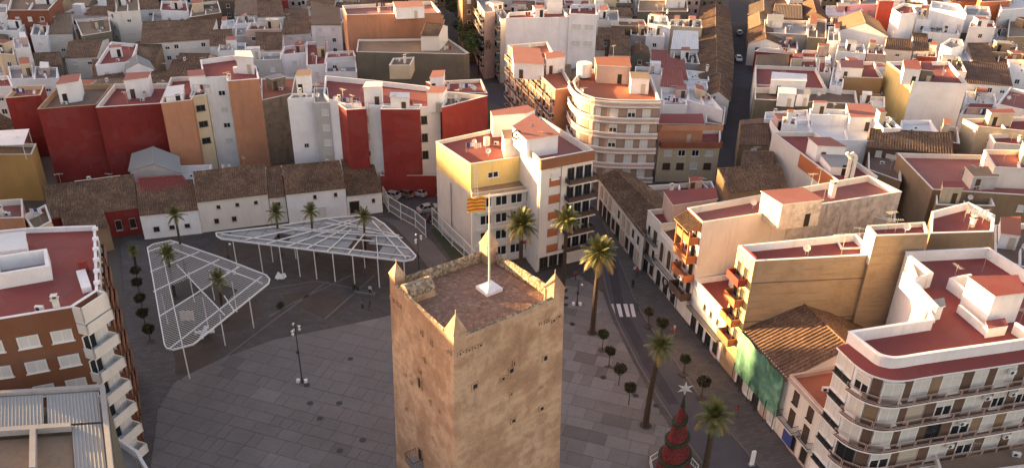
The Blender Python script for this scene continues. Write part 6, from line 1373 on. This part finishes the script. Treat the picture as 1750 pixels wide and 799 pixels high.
# ================================================================ the town behind: surveyed houses   outline | roof height | wall | roof | kind | options
T_ = '''
13,18 82,18 104,-6 20,-8|12|Q|b|F|a|pS=brick red corner block
-60,24 12,22 12,8 -60,8|11|W|g|F|a
-20,52 30,53 46,38 -14,36|8|W|g|F|a
52,60 78,62 84,44 58,42|8|W|g|F|
80,58 123,56 125,34 92,34|7|L|v|s|a|
140,62 190,54 186,30 128,34|8|V|v|F|s
110,98 166,96 188,64 128,68|6|L|t|x|a|S=mossy double house
163,112 224,106 235,76 190,72|8|W|r|F|as|S=stepped white terrace
197,21 238,19 236,-4 200,-4|11|L|v|F|a|S=pale green gable
183,17 198,20 198,-6 184,-6|11|W|t|x||
238,16 273,14 268,-10 238,-8|8|W|t|x|
274,18 322,20 318,2 276,2|9|W|r|F|as
258,50 322,50 318,24 262,22|7|G|g|F|
325,46 378,44 374,20 325,20|6.5|B|T|s||
240,74 358,66 372,44 246,50|8|L|t|s|a|S=long two-storey white house;d=2.2
377,50 402,48 400,34 380,36|7|W|w|F|
402,62 440,60 438,38 404,40|7|H|g|F|a
220,104 266,103 284,75 233,86|6|T|T|s||
215,119 262,118 252,103 217,105|7.5|W|m|y||
358,78 400,76 398,62 360,64|7|W|t|s||
0,92 24,94 22,74 -10,74|10|C|v|F|s
24,84 52,82 46,64 22,66|10|W|w|F|
-30,150 22,148 14,130 -30,132|11|W|r|F|a
18,136 58,134 55,112 14,114|8|W|g|F|
58,136 98,134 98,116 60,114|8|W|g|F|a
60,112 106,110 104,90 60,92|6|V|t|x||
158,136 212,134 210,114 160,116|5|V|t|s||
440,29 487,27 482,12 440,12|8|W|t|s||d=2.4
420,52 481,50 480,40 428,40|9|K|t|F|a|d=2.6;S=pink balustraded house
482,58 530,56 528,28 488,26|6|W|t|s|a
531,42 583,42 582,26 532,14|9|W|v|s||
530,64 584,62 582,44 532,46|5|L|r|F|a|
436,86 482,84 485,68 438,68|6.5|W|t|s||d=4
480,94 524,90 522,76 486,80|8|W|k|F|
524,112 556,110 560,72 524,72|8|W|r|F|a|
372,88 420,86 420,74 376,74|7|W|g|F|
420,104 480,102 480,90 420,92|7.5|H|g|F|
440,2 492,0 490,-18 440,-18|8|R|k|F|
324,30 378,22 372,2 330,6|9|B|v|F|a
340,2 400,2 396,-16 342,-16|8|V|t|x|
400,26 440,24 440,8 404,8|7|L|v|s|
402,42 436,40 434,30 406,30|7.5|W|g|F|a
865,32 973,30 962,16 870,22|19|W|r|F|as|S=big white flats;w=0
973,24 1021,26 1018,8 975,10|20|W|r|F|a|S=white tower flats;W4
935,-8 962,-8 960,-30 936,-28|23|W|w|F||w=0
830,19 853,18 848,2 826,4|17|W|o|F|a|S=white avenue end wall;w=0
790,-12 812,-14 806,-50 780,-46|20|T|g|F||S=far avenue block
1022,34 1058,36 1056,18 1022,18|8|L|g|F|a
1090,20 1176,20 1174,-2 1092,-2|7|V|v|F||S=long olive shed;w=0
1045,44 1106,46 1100,34 1045,32|7|T|b|F||w=0
1022,66 1068,68 1066,48 1022,48|6|B|t|x|
1078,60 1104,62 1100,50 1078,48|6|G|d|F|
1107,40 1146,46 1140,28 1108,26|9|W|g|F|us
1104,62 1136,64 1134,50 1108,50|7|W|w|F|u
1144,44 1168,46 1168,34 1146,34|9|C|g|F||
1168,46 1200,48 1198,34 1168,34|9|C|v|F||
1146,84 1194,84 1192,66 1150,64|7|W|w|s||w=0;S=white lean-to roof
1040,92 1078,94 1076,74 1044,72|7|L|t|s||
1078,96 1110,98 1106,80 1080,80|6|V|t|y|
1112,112 1150,116 1140,100 1112,98|7|W|k|s||
1150,106 1196,110 1190,90 1152,90|6|G|d|F||w=0
1085,126 1132,130 1130,116 1086,114|8|W|g|F|a|w=0
1134,128 1176,136 1168,118 1142,112|8|W|k|s||S=stepped white lean-to
1128,146 1170,148 1164,132 1132,130|8|W|k|s|
1176,134 1212,138 1210,124 1172,120|6.5|W|w|F|u
1170,150 1210,152 1208,140 1168,138|6.5|W|w|F|u
1130,172 1176,172 1174,150 1130,150|7|W|w|F||w=0;S=broad white roof
1176,172 1236,190 1210,160 1176,150|7|W|w|F||w=0
1134,180 1174,180 1173,172 1134,172|9|W|r|F||S=small white cabin
1196,34 1248,36 1246,14 1198,12|6|T|T|y||
1194,60 1250,62 1248,38 1196,36|6|T|t|y|a|S=gabled street row
1195,84 1252,86 1250,64 1194,62|6|T|t|y||
1195,108 1252,110 1252,88 1195,86|6|V|t|y||
1196,134 1250,136 1252,112 1196,110|6|V|t|y|c
1208,164 1246,172 1250,140 1210,136|6|L|t|y|
1206,210 1236,214 1240,184 1208,178|5|G|v|F||w=0
1279,26 1330,28 1326,8 1282,8|6.5|T|v|y|
1280,50 1316,52 1312,30 1280,28|6.5|T|v|y||
1280,74 1336,78 1330,54 1282,52|6.5|L|T|y||S=pale gabled street house
1300,82 1332,84 1330,72 1302,72|6|W|w|F||w=0
1334,82 1364,84 1362,70 1334,68|6|W|k|F||
1306,56 1380,60 1380,36 1306,34|8|G|g|F||w=0;S=blank grey shed
1380,64 1412,66 1412,34 1382,32|8|V|v|F||w=0
1320,30 1372,32 1368,8 1324,6|7|T|v|x|
1372,28 1416,34 1400,8 1374,4|7|T|T|y|
1412,42 1438,44 1434,28 1410,26|7|R|r|F||
1414,70 1436,70 1434,46 1416,46|8|W|g|F|u
1434,52 1518,62 1500,36 1434,32|8|W|v|y||w=0;S=big white gable;r=3
1412,26 1478,26 1470,10 1412,10|7|W|w|F||S=white solar roof
1440,8 1500,8 1498,-12 1440,-12|8|W|g|F|u
1503,2 1528,2 1526,-20 1506,-20|14|R|r|F||w=0;S=red end wall
1525,15 1540,25 1566,22 1560,8 1544,6|14|W|r|F||S=white corner flats
1566,34 1592,34 1590,18 1566,18|11|W|w|F||
1590,14 1652,24 1640,8 1592,2|14|W|w|F||S=blank white block;w=0
1650,26 1694,28 1690,12 1650,10|13|W|g|F|
1576,54 1640,60 1634,44 1580,42|9|W|w|F|p|S=white roof with planters
1568,96 1600,98 1600,84 1570,82|6|R|r|F|
1656,46 1702,48 1698,36 1660,36|12|W|r|F|s|
1682,62 1730,66 1724,52 1684,52|8|W|g|F|u
1712,18 1760,14 1760,-4 1706,-2|13|W|w|F||w=0;S=white flats at the right edge
1676,4 1728,2 1724,-26 1678,-26|14|O|r|F||w=0;S=orange wall
1722,64 1790,62 1790,24 1726,26|10|N|v|F|s|S=sandy corner house
1640,56 1680,58 1678,44 1640,44|8|V|v|F||
1608,76 1626,84 1648,78 1644,68 1624,66|9.5|W|g|F||w=0;S=white gable by the tiles
1630,106 1662,108 1650,84 1622,86|7|W|w|F||w=0
1662,106 1704,107 1686,86 1650,86|7|K|t|s||d=2.2;S=mottled tile house
1686,88 1740,92 1738,76 1690,76|8|N|b|F|s|
1704,110 1760,112 1756,92 1708,92|7|T|b|F|s
1562,86 1588,86 1582,70 1556,68|7|L|T|s||
1512,82 1560,86 1550,70 1514,68|7|L|T|x|a
1430,88 1480,92 1476,76 1432,74|7|W|g|F|s
1482,92 1514,94 1508,78 1484,76|7|K|k|F|
1604,118 1652,124 1640,98 1604,96|9|L|b|F|s
1290,88 1364,94 1360,86 1296,84|6|R|r|F||w=0
1368,98 1420,100 1416,88 1372,86|7|W|r|F|
1290,112 1348,110 1346,98 1292,98|8|L|v|x||
1350,118 1398,118 1396,100 1352,100|8.5|L|r|F|a|
1291,150 1413,152 1394,116 1291,112|9|L|r|F|a|S=red terrace with white boxes;X
1290,170 1466,178 1462,156 1290,144|8.5|V|b|F||S=long olive wall;w=0;X2
1398,124 1420,126 1418,104 1400,102|9|L|k|F||
1443,132 1509,134 1494,106 1442,106|10|T|r|F|a|w=0;S=tan party wall;X3
1418,146 1440,150 1444,118 1424,116|9.5|W|w|F||
1561,140 1654,144 1622,106 1516,106|13|W|r|F|aad|w=0;S=tall white and yellow block
1636,140 1731,146 1718,120 1632,118|7|W|T|s||d=3;S=long brown-tiled house
1726,122 1790,128 1790,104 1722,102|8|W|w|F|uu
1650,178 1704,184 1700,160 1652,156|5|W|w|F|u|
1704,178 1760,190 1756,156 1726,150|8|W|k|F||w=0;S=white gable at the right edge
1470,180 1512,184 1512,166 1470,164|8|L|w|F||
1466,160 1508,162 1506,152 1468,150|6|T|b|F||
1672,216 1770,226 1764,200 1646,204|9|C|r|F|a|S=cream wall house
1640,196 1760,202 1756,188 1650,184|5|W|w|F||w=0
1306,204 1384,206 1380,188 1308,192|9|W|w|F|d
1330,226 1388,230 1382,206 1316,206|9|W|w|F||S=white stepped roofs
1336,212 1362,214 1360,202 1338,200|11|W|k|F||w=0
1388,238 1512,242 1490,192 1384,190|8.5|W|w|F|a|S=pale grey flat roof;w=0
1384,196 1450,198 1446,188 1384,186|10|W|w|F||w=0
1510,220 1540,220 1520,200 1492,202|10.5|W|d|F||S=black-roofed cabin
1540,226 1606,230 1590,206 1540,206|8.5|W|w|F||S=white barred roof
1606,240 1640,246 1636,218 1608,216|6.5|B|b|F||w=0
1482,248 1630,262 1622,244 1482,236|8|B|t|s||S=long brown tile strip
1484,290 1540,310 1538,268 1484,256|6.5|T|b|F||
1320,226 1436,312 1500,302 1392,226|11|L|r|F||S=long cream wall;w=0;X4
1594,324 1790,336 1790,268 1534,262|9|T|k|F|aa|S=broad red-brown terrace;d=5;X5
1700,286 1790,290 1790,258 1682,256|12|L|k|F||w=0;S=canopy-roofed house
1700,244 1790,252 1790,226 1692,230|8|L|r|F|a
1246,328 1346,318 1332,298 1224,306|7.5|T|t|s||w=0;S=small patched tile roofs
1160,330 1222,324 1216,310 1160,314|6|W|v|F||w=0
1264,290 1322,290 1318,258 1270,258|7|T|t|x|a|S=tiled corner house
1263,246 1316,246 1308,202 1264,206|6.5|T|T|x|
1450,360 1530,380 1530,330 1490,318|13|H|g|F||w=0
1700,440 1790,470 1790,380 1700,385|12|T|b|F|a
1600,350 1700,352 1690,330 1600,328|8|T|b|F||w=0
1120,344 1220,330 1200,312 1100,318|6|V|v|F||w=0;S=low olive yard roof
1126,245 1231,245 1231,222 1126,222|8.2|C|r|F|a|S=peach terraced house;Z
1126,310 1226,312 1230,250 1128,246|.5|L|r|F||w=0;hide
'''
for ln in T_.strip().splitlines():
    f = ln.split('|'); px_, z, w_, r_, kd = f[0], float(f[1]), f[2], f[3], f[4]; cl = f[5] if len(f) > 5 else ''
    op = dict((q.split('=') + [''])[:2] for q in (f[6].split(';') if len(f) > 6 and f[6] else []))
    if 'pS' in op: op['S'] = op['pS']
    if 'hide' in op: continue
    n = len(px_.split()); bx = ()
    if 'X' in op: bx = ((11.3, '1318,138 1378,140 1378,128 1320,124', 'W', 'w'),)
    if 'X2' in op: bx = ((10.6, '1330,160 1360,162 1360,152 1331,150', 'W', 'w'), (10.4, '1362,162 1384,162 1384,153 1362,153', 'W', 'g'))
    if 'X3' in op: bx = ((12.0, '1438,116 1475,118 1474,104 1436,104', 'W', 'k'),)
    if 'X4' in op: bx = ((13.2, '1398,250 1446,252 1418,236 1382,236', 'W', 'k'), (11.6, '1420,286 1454,288 1450,264 1400,262', 'W', 'g'))
    if 'X5' in op: bx = ((10.6, '1664,302 1706,302 1700,286 1650,286', 'H', 'v'),)
    if 'Z' in op: bx = ((11.4, '1126,212 1203,213 1200,196 1130,196', 'P', 'r'),)
    wn = None if 'w' in op else 'auto'
    if 'W4' in op: wn = [(0, 2, [16.8, 12.6], 2.4, 1.5, 's', .05, .95)]
    if 'Z' in op: wn = [(0, 4, [6.2, 3.4], 1.5, 1.3, 'sswB', .05, .95)]
    o_ = bld(px_, z, w_, r_, '', kind=kd, win=wn, clutter=cl, dens=float(op.get('d', 3.4)), short=op.get('S'), boxes=bx, rise=float(op['r']) if 'r' in op else None, rib=.5)
    rq = random.Random(len(FOOT) * 7)
    if kd == 'F' and not bx and z < 13 and n in (3, 4) and 's' not in cl and rq.random() < .75:
        Q = FOOT[-1]; u0, u1 = rq.choice(((.06, .42), (.55, .94), (.3, .66))); v0 = rq.choice((.45, .6)); A0, B0, C0, D0 = lerp(Q[0], Q[1], u0), lerp(Q[0], Q[1], u1), lerp(Q[3], Q[2], u1), lerp(Q[3], Q[2], u0)
        roofbox(o_, [lerp(A0, D0, v0), lerp(B0, C0, v0), lerp(B0, C0, .95), lerp(A0, D0, .95)], z - .81, z + rq.uniform(.9, 2.2), rq.choice('WWLKC'), rq.choice('rkowg'), 'upper_room', .08)
        e0_, e1_ = lerp(Q[0], Q[1], .5), lerp(Q[3], Q[2], .5); d_ = Vector((e1_[0] - e0_[0], e1_[1] - e0_[1])).normalized(); nn_ = Vector((d_.y, -d_.x)) * .09
        a_, b__ = lerp(e0_, e1_, .06), lerp(e0_, e1_, v0 - .05); mb = MB(); mb.prism([(a_[0] + nn_.x, a_[1] + nn_.y), (b__[0] + nn_.x, b__[1] + nn_.y), (b__[0] - nn_.x, b__[1] - nn_.y), (a_[0] - nn_.x, a_[1] - nn_.y)], z - .79, z - .05, 0)
        if area2([v[:2] for v in mb.v[:4]]) < 0: mb.f = [f[::-1] for f in mb.f]
        mb.build('terrace_wall', ['wall_W'], o_)
    if 'Z' in op:
        P = FOOT[-1]; balcony(o_, P[0], P[1], 8.0, 1.6, 'solid', 'Q', 1.0); balcony(o_, P[0], P[1], 11.2, .5, 'solid', 'P', .9)
    if op.get('S') == 'tall white and yellow block':
        P = [at(1516, 106, 13), at(1561, 140, 13)]; mb = MB(); d = (P[1] - P[0]).normalized(); nn = Vector((d.y, -d.x, 0)) * .1; mb.prism([(P[0].x + nn.x, P[0].y + nn.y), (P[1].x + nn.x, P[1].y + nn.y), (P[1].x, P[1].y), (P[0].x, P[0].y)], .1, 12.98, 0); mb.build('yellow_wall', ['Y'], o_)
        roofbox(o_, [(p.x, p.y) for p in up4(pp('1546,118 1574,120 1568,104 1544,104', 15.6))], 12.1, 15.6, 'W', 'r'); roofbox(o_, [(p.x, p.y) for p in up4(pp('1576,120 1596,122 1590,106 1574,106', 15.2))], 12.1, 15.2, 'V', 'r')
        for i in range(5):
            p = at(1556 + i * 9, 134, 12.3); mb = MB(); leaf_crown(mb, (p.x, p.y, 12.8), .6, .5, 90, .14, random.Random(i)); mb.build('potted_plant', ['leaf_dark'], o_)
    if op.get('S') == 'long cream wall':
        for i in range(2):
            p = at(1447 + i * 9, 300, 11); mb = MB(); mb.tube((p.x, p.y, 10.2), (p.x, p.y, 14.4), .32, n=9); mb.tube((p.x, p.y, 14.4), (p.x - .8, p.y + .2, 15.1), .32, n=9); mb.build('steel_flue', ['wall_L'], o_)
        P = [at(1368, 262, 11), at(1432, 309, 11)]; d = (P[1] - P[0]).normalized(); nn = Vector((d.y, -d.x, 0)) * .08; mb = MB(); mb.prism([(P[0].x + nn.x, P[0].y + nn.y), (P[1].x + nn.x, P[1].y + nn.y), (P[1].x, P[1].y), (P[0].x, P[0].y)], 8.4, 10.9, 0); mb.build('red_painted_wall', ['O'], o_)
    if op.get('S') == 'white roof with planters':
        for i in range(7):
            p = at(1594 + i * 7, 50, 9); mb = MB(); leaf_crown(mb, (p.x, p.y, 8.9), .7, .6, 80, .18, random.Random(i)); mb.build('potted_plant', ['leaf_dark'], o_)
    if op.get('S') == 'white barred roof':
        P = FOOT[-1]
        for i in range(9): q = lerp(P[0], P[1], (i + .5) / 9); mb = MB(); mb.box((q[0], q[1] - .12, 6.6), .45, .16, 1.4); mb.build('bar', ['wall_W'], o_)
        wall_windows(o_, P[0], P[1], [(1, [7.3], 9.0, 1.4, 'k', .02, .98)])
# ---------------------------------------------------------------- the long balconied facades along the avenue
def rowblock(px_, z, wall, roof, edge, label, short, nb, bmat='wall_L', types='wsbd'):
    o_ = bld(px_, z, wall, roof, label, short=short, name='apartment_building', clutter='asc'); P = FOOT[-1]; A, B = P[edge], P[(edge + 1) % len(P)]; fl_ = int((z - 1) / 3)
    for k in range(fl_):
        zz = z - 3.0 * (k + 1) + .1
        wall_windows(o_, A, B, [(nb * 2, [zz + 1.3], 1.2, 1.9, types, .02, .98)])
        for j in range(nb): balcony(o_, lerp(A, B, (j + .08) / nb), lerp(A, B, (j + .92) / nb), zz, .9, 'panel', bmat, 1.0, mats=['white_frame', 'brown_wood'])
    return o_
rowblock('949,154 980,150 935,72 868,78', 17, 'P', 'o', 3, 'long pinkish apartment row with stacked balconies along the avenue', 'pink avenue row', 7, 'wall_K')
for px_, z0, z1 in (('878,108 930,112 922,84 876,80', 16, 19.2), ('934,102 966,98 958,88 932,92', 16, 19.4)):
    t_ = REG[-1][2]; roofbox(t_, [(p.x, p.y) for p in up4(pp(px_, z1))], z0, z1, 'W', 'k')
rowblock('828,22 846,20 826,-30 796,-28', 18, 'K', 'g', 3, 'narrow balconied apartment row on the far side of the avenue', 'far avenue row', 6)
rowblock('856,34 872,32 846,0 834,2', 17, 'L', 'g', 3, 'sunlit balcony row between the blank white walls of the avenue', 'sunlit balcony row', 3, 'Y')
rowblock('700,-20 742,-22 740,-60 700,-60', 16, 'C', 'g', 1, 'cream block left of the avenue trees', 'cream avenue block', 3)
# ================================================================ houses between the surveyed ones
def overl(Q, P):
    pts = list(Q) + [centroid(Q)] + [lerp(Q[i], Q[(i + 1) % 4], .5) for i in range(4)]
    return any(inside(P, x, y) for x, y in pts) or any(inside(Q, x, y) for x, y in P)
BB = []
def bbox(P): return min(p[0] for p in P), max(p[0] for p in P), min(p[1] for p in P), max(p[1] for p in P)
FB_ = [(bbox(P), P) for P in FOOT]
street1 = [(p.x, p.y) for p in (at(738, -150), at(806, -150), at(846, 60), at(884, 170), at(915, 218), at(985, 222), at(1010, 300), at(1110, 460), at(900, 460), at(835, 180), at(798, 110))]
street2 = [(p.x, p.y) for p in (at(1248, -200), at(1287, -200), at(1288, 60), at(1294, 300), at(1220, 300), at(1238, 150))]
NOGO = [street1, street2, [(p[0], p[1]) for p in plaza], walk_r]
FAR = []; rf = random.Random(11); cnt = 0; gy = 142.0
while gy < 470:
    dep = rf.uniform(7.5, 10.5); gap = 2.5 if int(gy / 12) % 2 else .6; xl = -(gy * .66 + 30); gx = xl + rf.uniform(0, 5)
    while gx < gy * .66 + 30:
        wd = rf.uniform(5.0, 9.5); sh = .03 * gx / 60
        cx, cy = gx + wd / 2, gy + dep / 2
        Q = [(gx, gy), (gx + wd - .15, gy + rf.uniform(-.4, .4)), (gx + wd - .15, gy + dep), (gx, gy + dep)]
        ip = inv((cx, cy, 6))
        skip = not (-70 < ip[0] < 1820) or ip[1] < -60 or (ip[1] > 335)
        if not skip:
            qb = (gx, gx + wd, gy - 1, gy + dep + 1)
            for (bb, P) in FB_:
                if bb[0] < qb[1] and bb[1] > qb[0] and bb[2] < qb[3] and bb[3] > qb[2] and overl(Q, P): skip = True; break
        if not skip and any(overl(Q, G) for G in NOGO): skip = True
        if not skip:
            z = rf.choice((4.2, 4.8, 5.4, 6.2, 6.8, 7.4)) + (rf.choice((0, 0, 1.5)) if ip[1] < 60 else 0)
            w_ = rf.choice('WWWWWLLLKCHTV' if cx > 0 else 'WWWWLLKCTBVPN'); 
            if rf.random() < .42: kd, r_, cl = rf.choice('xsxsy'), rf.choice('tttTv'), rf.choice(('', 'a', 'c'))
            else: kd, r_, cl = 'F', rf.choice('rrrgkkwob'), rf.choice(('asu', 's', 'asw', 'sc', 'au', 'asd', 'aac'))
            if ip[1] < 22 or not (-30 < ip[0] < 1780): FAR.append((Q, z, w_, r_, kd)); gx += wd; continue
            hb = bld(None, z, w_, r_, '', kind=kd, world=Q, win='auto' if ip[1] > -15 else None, clutter=cl, rib=.6, rise=rf.uniform(1.3, 2.2)); cnt += 1
            if kd == 'F' and rf.random() < .6:
                u0, u1 = rf.choice(((.05, .45), (.5, .95), (.05, .7))); v0 = rf.choice((.5, .6)); A0, B0, C0, D0 = lerp(Q[0], Q[1], u0), lerp(Q[0], Q[1], u1), lerp(Q[3], Q[2], u1), lerp(Q[3], Q[2], u0)
                roofbox(hb, [lerp(A0, D0, v0), lerp(B0, C0, v0), lerp(B0, C0, .96), lerp(A0, D0, .96)], z - .81, z + rf.uniform(1.2, 2.4), rf.choice('WWLKC'), rf.choice('rkowgv'), 'upper_room', .08)
        gx += wd
    gy += dep + gap
wk = list('WLKCHTVNBP'); rk = list('rgkwobtTv'); mb = MB()
for Q, z, w_, r_, kd in FAR:
    a, b_ = wk.index(w_), 10 + rk.index(r_)
    if kd == 'F':
        for k in range(4): p, q = Q[k], Q[(k + 1) % 4]; mb.face([(*p, 0), (*q, 0), (*q, z), (*p, z)], a)
        I = inset(Q, .25); mb.ring(Q, I, z - .02, z + .05, 0, 0, 0); mb.face([(*p, z - .7) for p in I], b_); mb.ring(inset(Q, .02), I, z - .7, z, 0, 0, 0)
        c_ = centroid(Q); mb.box((c_[0], c_[1], z - .7), 2.8, 2.6, 3.0, rf.uniform(-.1, .1), 0)
    else:
        mb.prism(Q, 0, z, a); m1, m2 = lerp(Q[0], Q[3], .5), lerp(Q[1], Q[2], .5); rz = z + 1.8
        o0 = inset(Q, -.3); mb.face([(*o0[0], z), (*o0[1], z), (*m2, rz), (*m1, rz)], b_); mb.face([(*o0[2], z), (*o0[3], z), (*m1, rz), (*m2, rz)], b_); mb.face([(*Q[1], z), (*Q[2], z), (*m2, rz)], a); mb.face([(*Q[3], z), (*Q[0], z), (*m1, rz)], a)
    A, B = Q[0], Q[1]
    for k in range(3):
        u_ = (k + .5) / 3; p = lerp(A, B, u_)
        for zz in (1.6, 4.4):
            if zz + 1 < z: mb.box((p[0], p[1] - .03, zz), .9, .1, 1.2, 0, 19)
fo_ = mb.build('distant_houses', ['wall_' + k for k in wk] + ['roof_' + k for k in rk] + ['dark_void'], kind='stuff'); tag(fo_, 'rows of white and tan houses along the very top edge of the picture', 'houses')
print('filler houses', len(FAR), cnt, 'registered', len(REG))
# off-frame blocks on the left; the tall one is added to shade the tower
for k, (x0, y0, x1, y1, z) in enumerate(((-112, 88, -98, 132, 37), (-150, 10, -128, 40, 24))):
    bld(None, z, 'L', 'r', ('unseen tall slab of flats added beyond the left edge to shade the tower', 'lower slab of flats beyond the left edge near the camera')[k], world=[(x0, y0), (x1, y0), (x1, y1), (x0, y1)], name='apartment_building', win='auto', wins_auto='fr')
# ================================================================ labels for the houses that have none yet
RN = dict(r='red terrace roof', g='grey flat roof', b='brown flat roof', w='white flat roof', k='pinkish flat roof', d='black flat roof', o='terracotta terrace', v='dusty olive roof', t='mossy tile roof', T='reddish tile roof', m='metal roof')
KN = dict(F='', x='', y='gable-fronted ', s='lean-to ')
RN['roof_t'] = RN['t']
used = set(r[2]['label'] for r in REG if r[2]['label'])
land = [r for r in REG if r[0]]
for r in REG:
    t_ = r[2]
    if t_['label']: continue
    sh, (ix, iy), _, w_, ro, kd, z = r
    head = f"{NAMES.get(w_, 'plain')} {KN[kd]}house with {RN[ro]}" if not sh else f"{sh}, {NAMES.get(w_, 'plain')} walls, {RN[ro]}"
    done = False
    for L in sorted((l for l in land if l[2] is not t_), key=lambda l: (l[1][0] - ix) ** 2 + ((l[1][1] - iy) * 1.6) ** 2)[:25]:
        dx, dy = ix - L[1][0], iy - L[1][1]
        if abs(dx) > abs(dy) * 1.3: rel = ('right of' if dx > 0 else 'left of') if abs(dx) < 90 else ('far right of' if dx > 0 else 'far left of')
        else: rel = ('behind' if dy < 0 else 'in front of') if abs(dy) < 45 else ('well behind' if dy < 0 else 'well in front of')
        cand = f"{head}, {rel} the {L[0]}"
        if cand not in used and len(cand.split()) <= 16: t_['label'] = cand; used.add(cand); done = True; break
    if not done: t_['label'] = head + ', deep in the packed rows'; t_['group'] = 'houses deep in the packed rows'; print('dup', t_['label'])
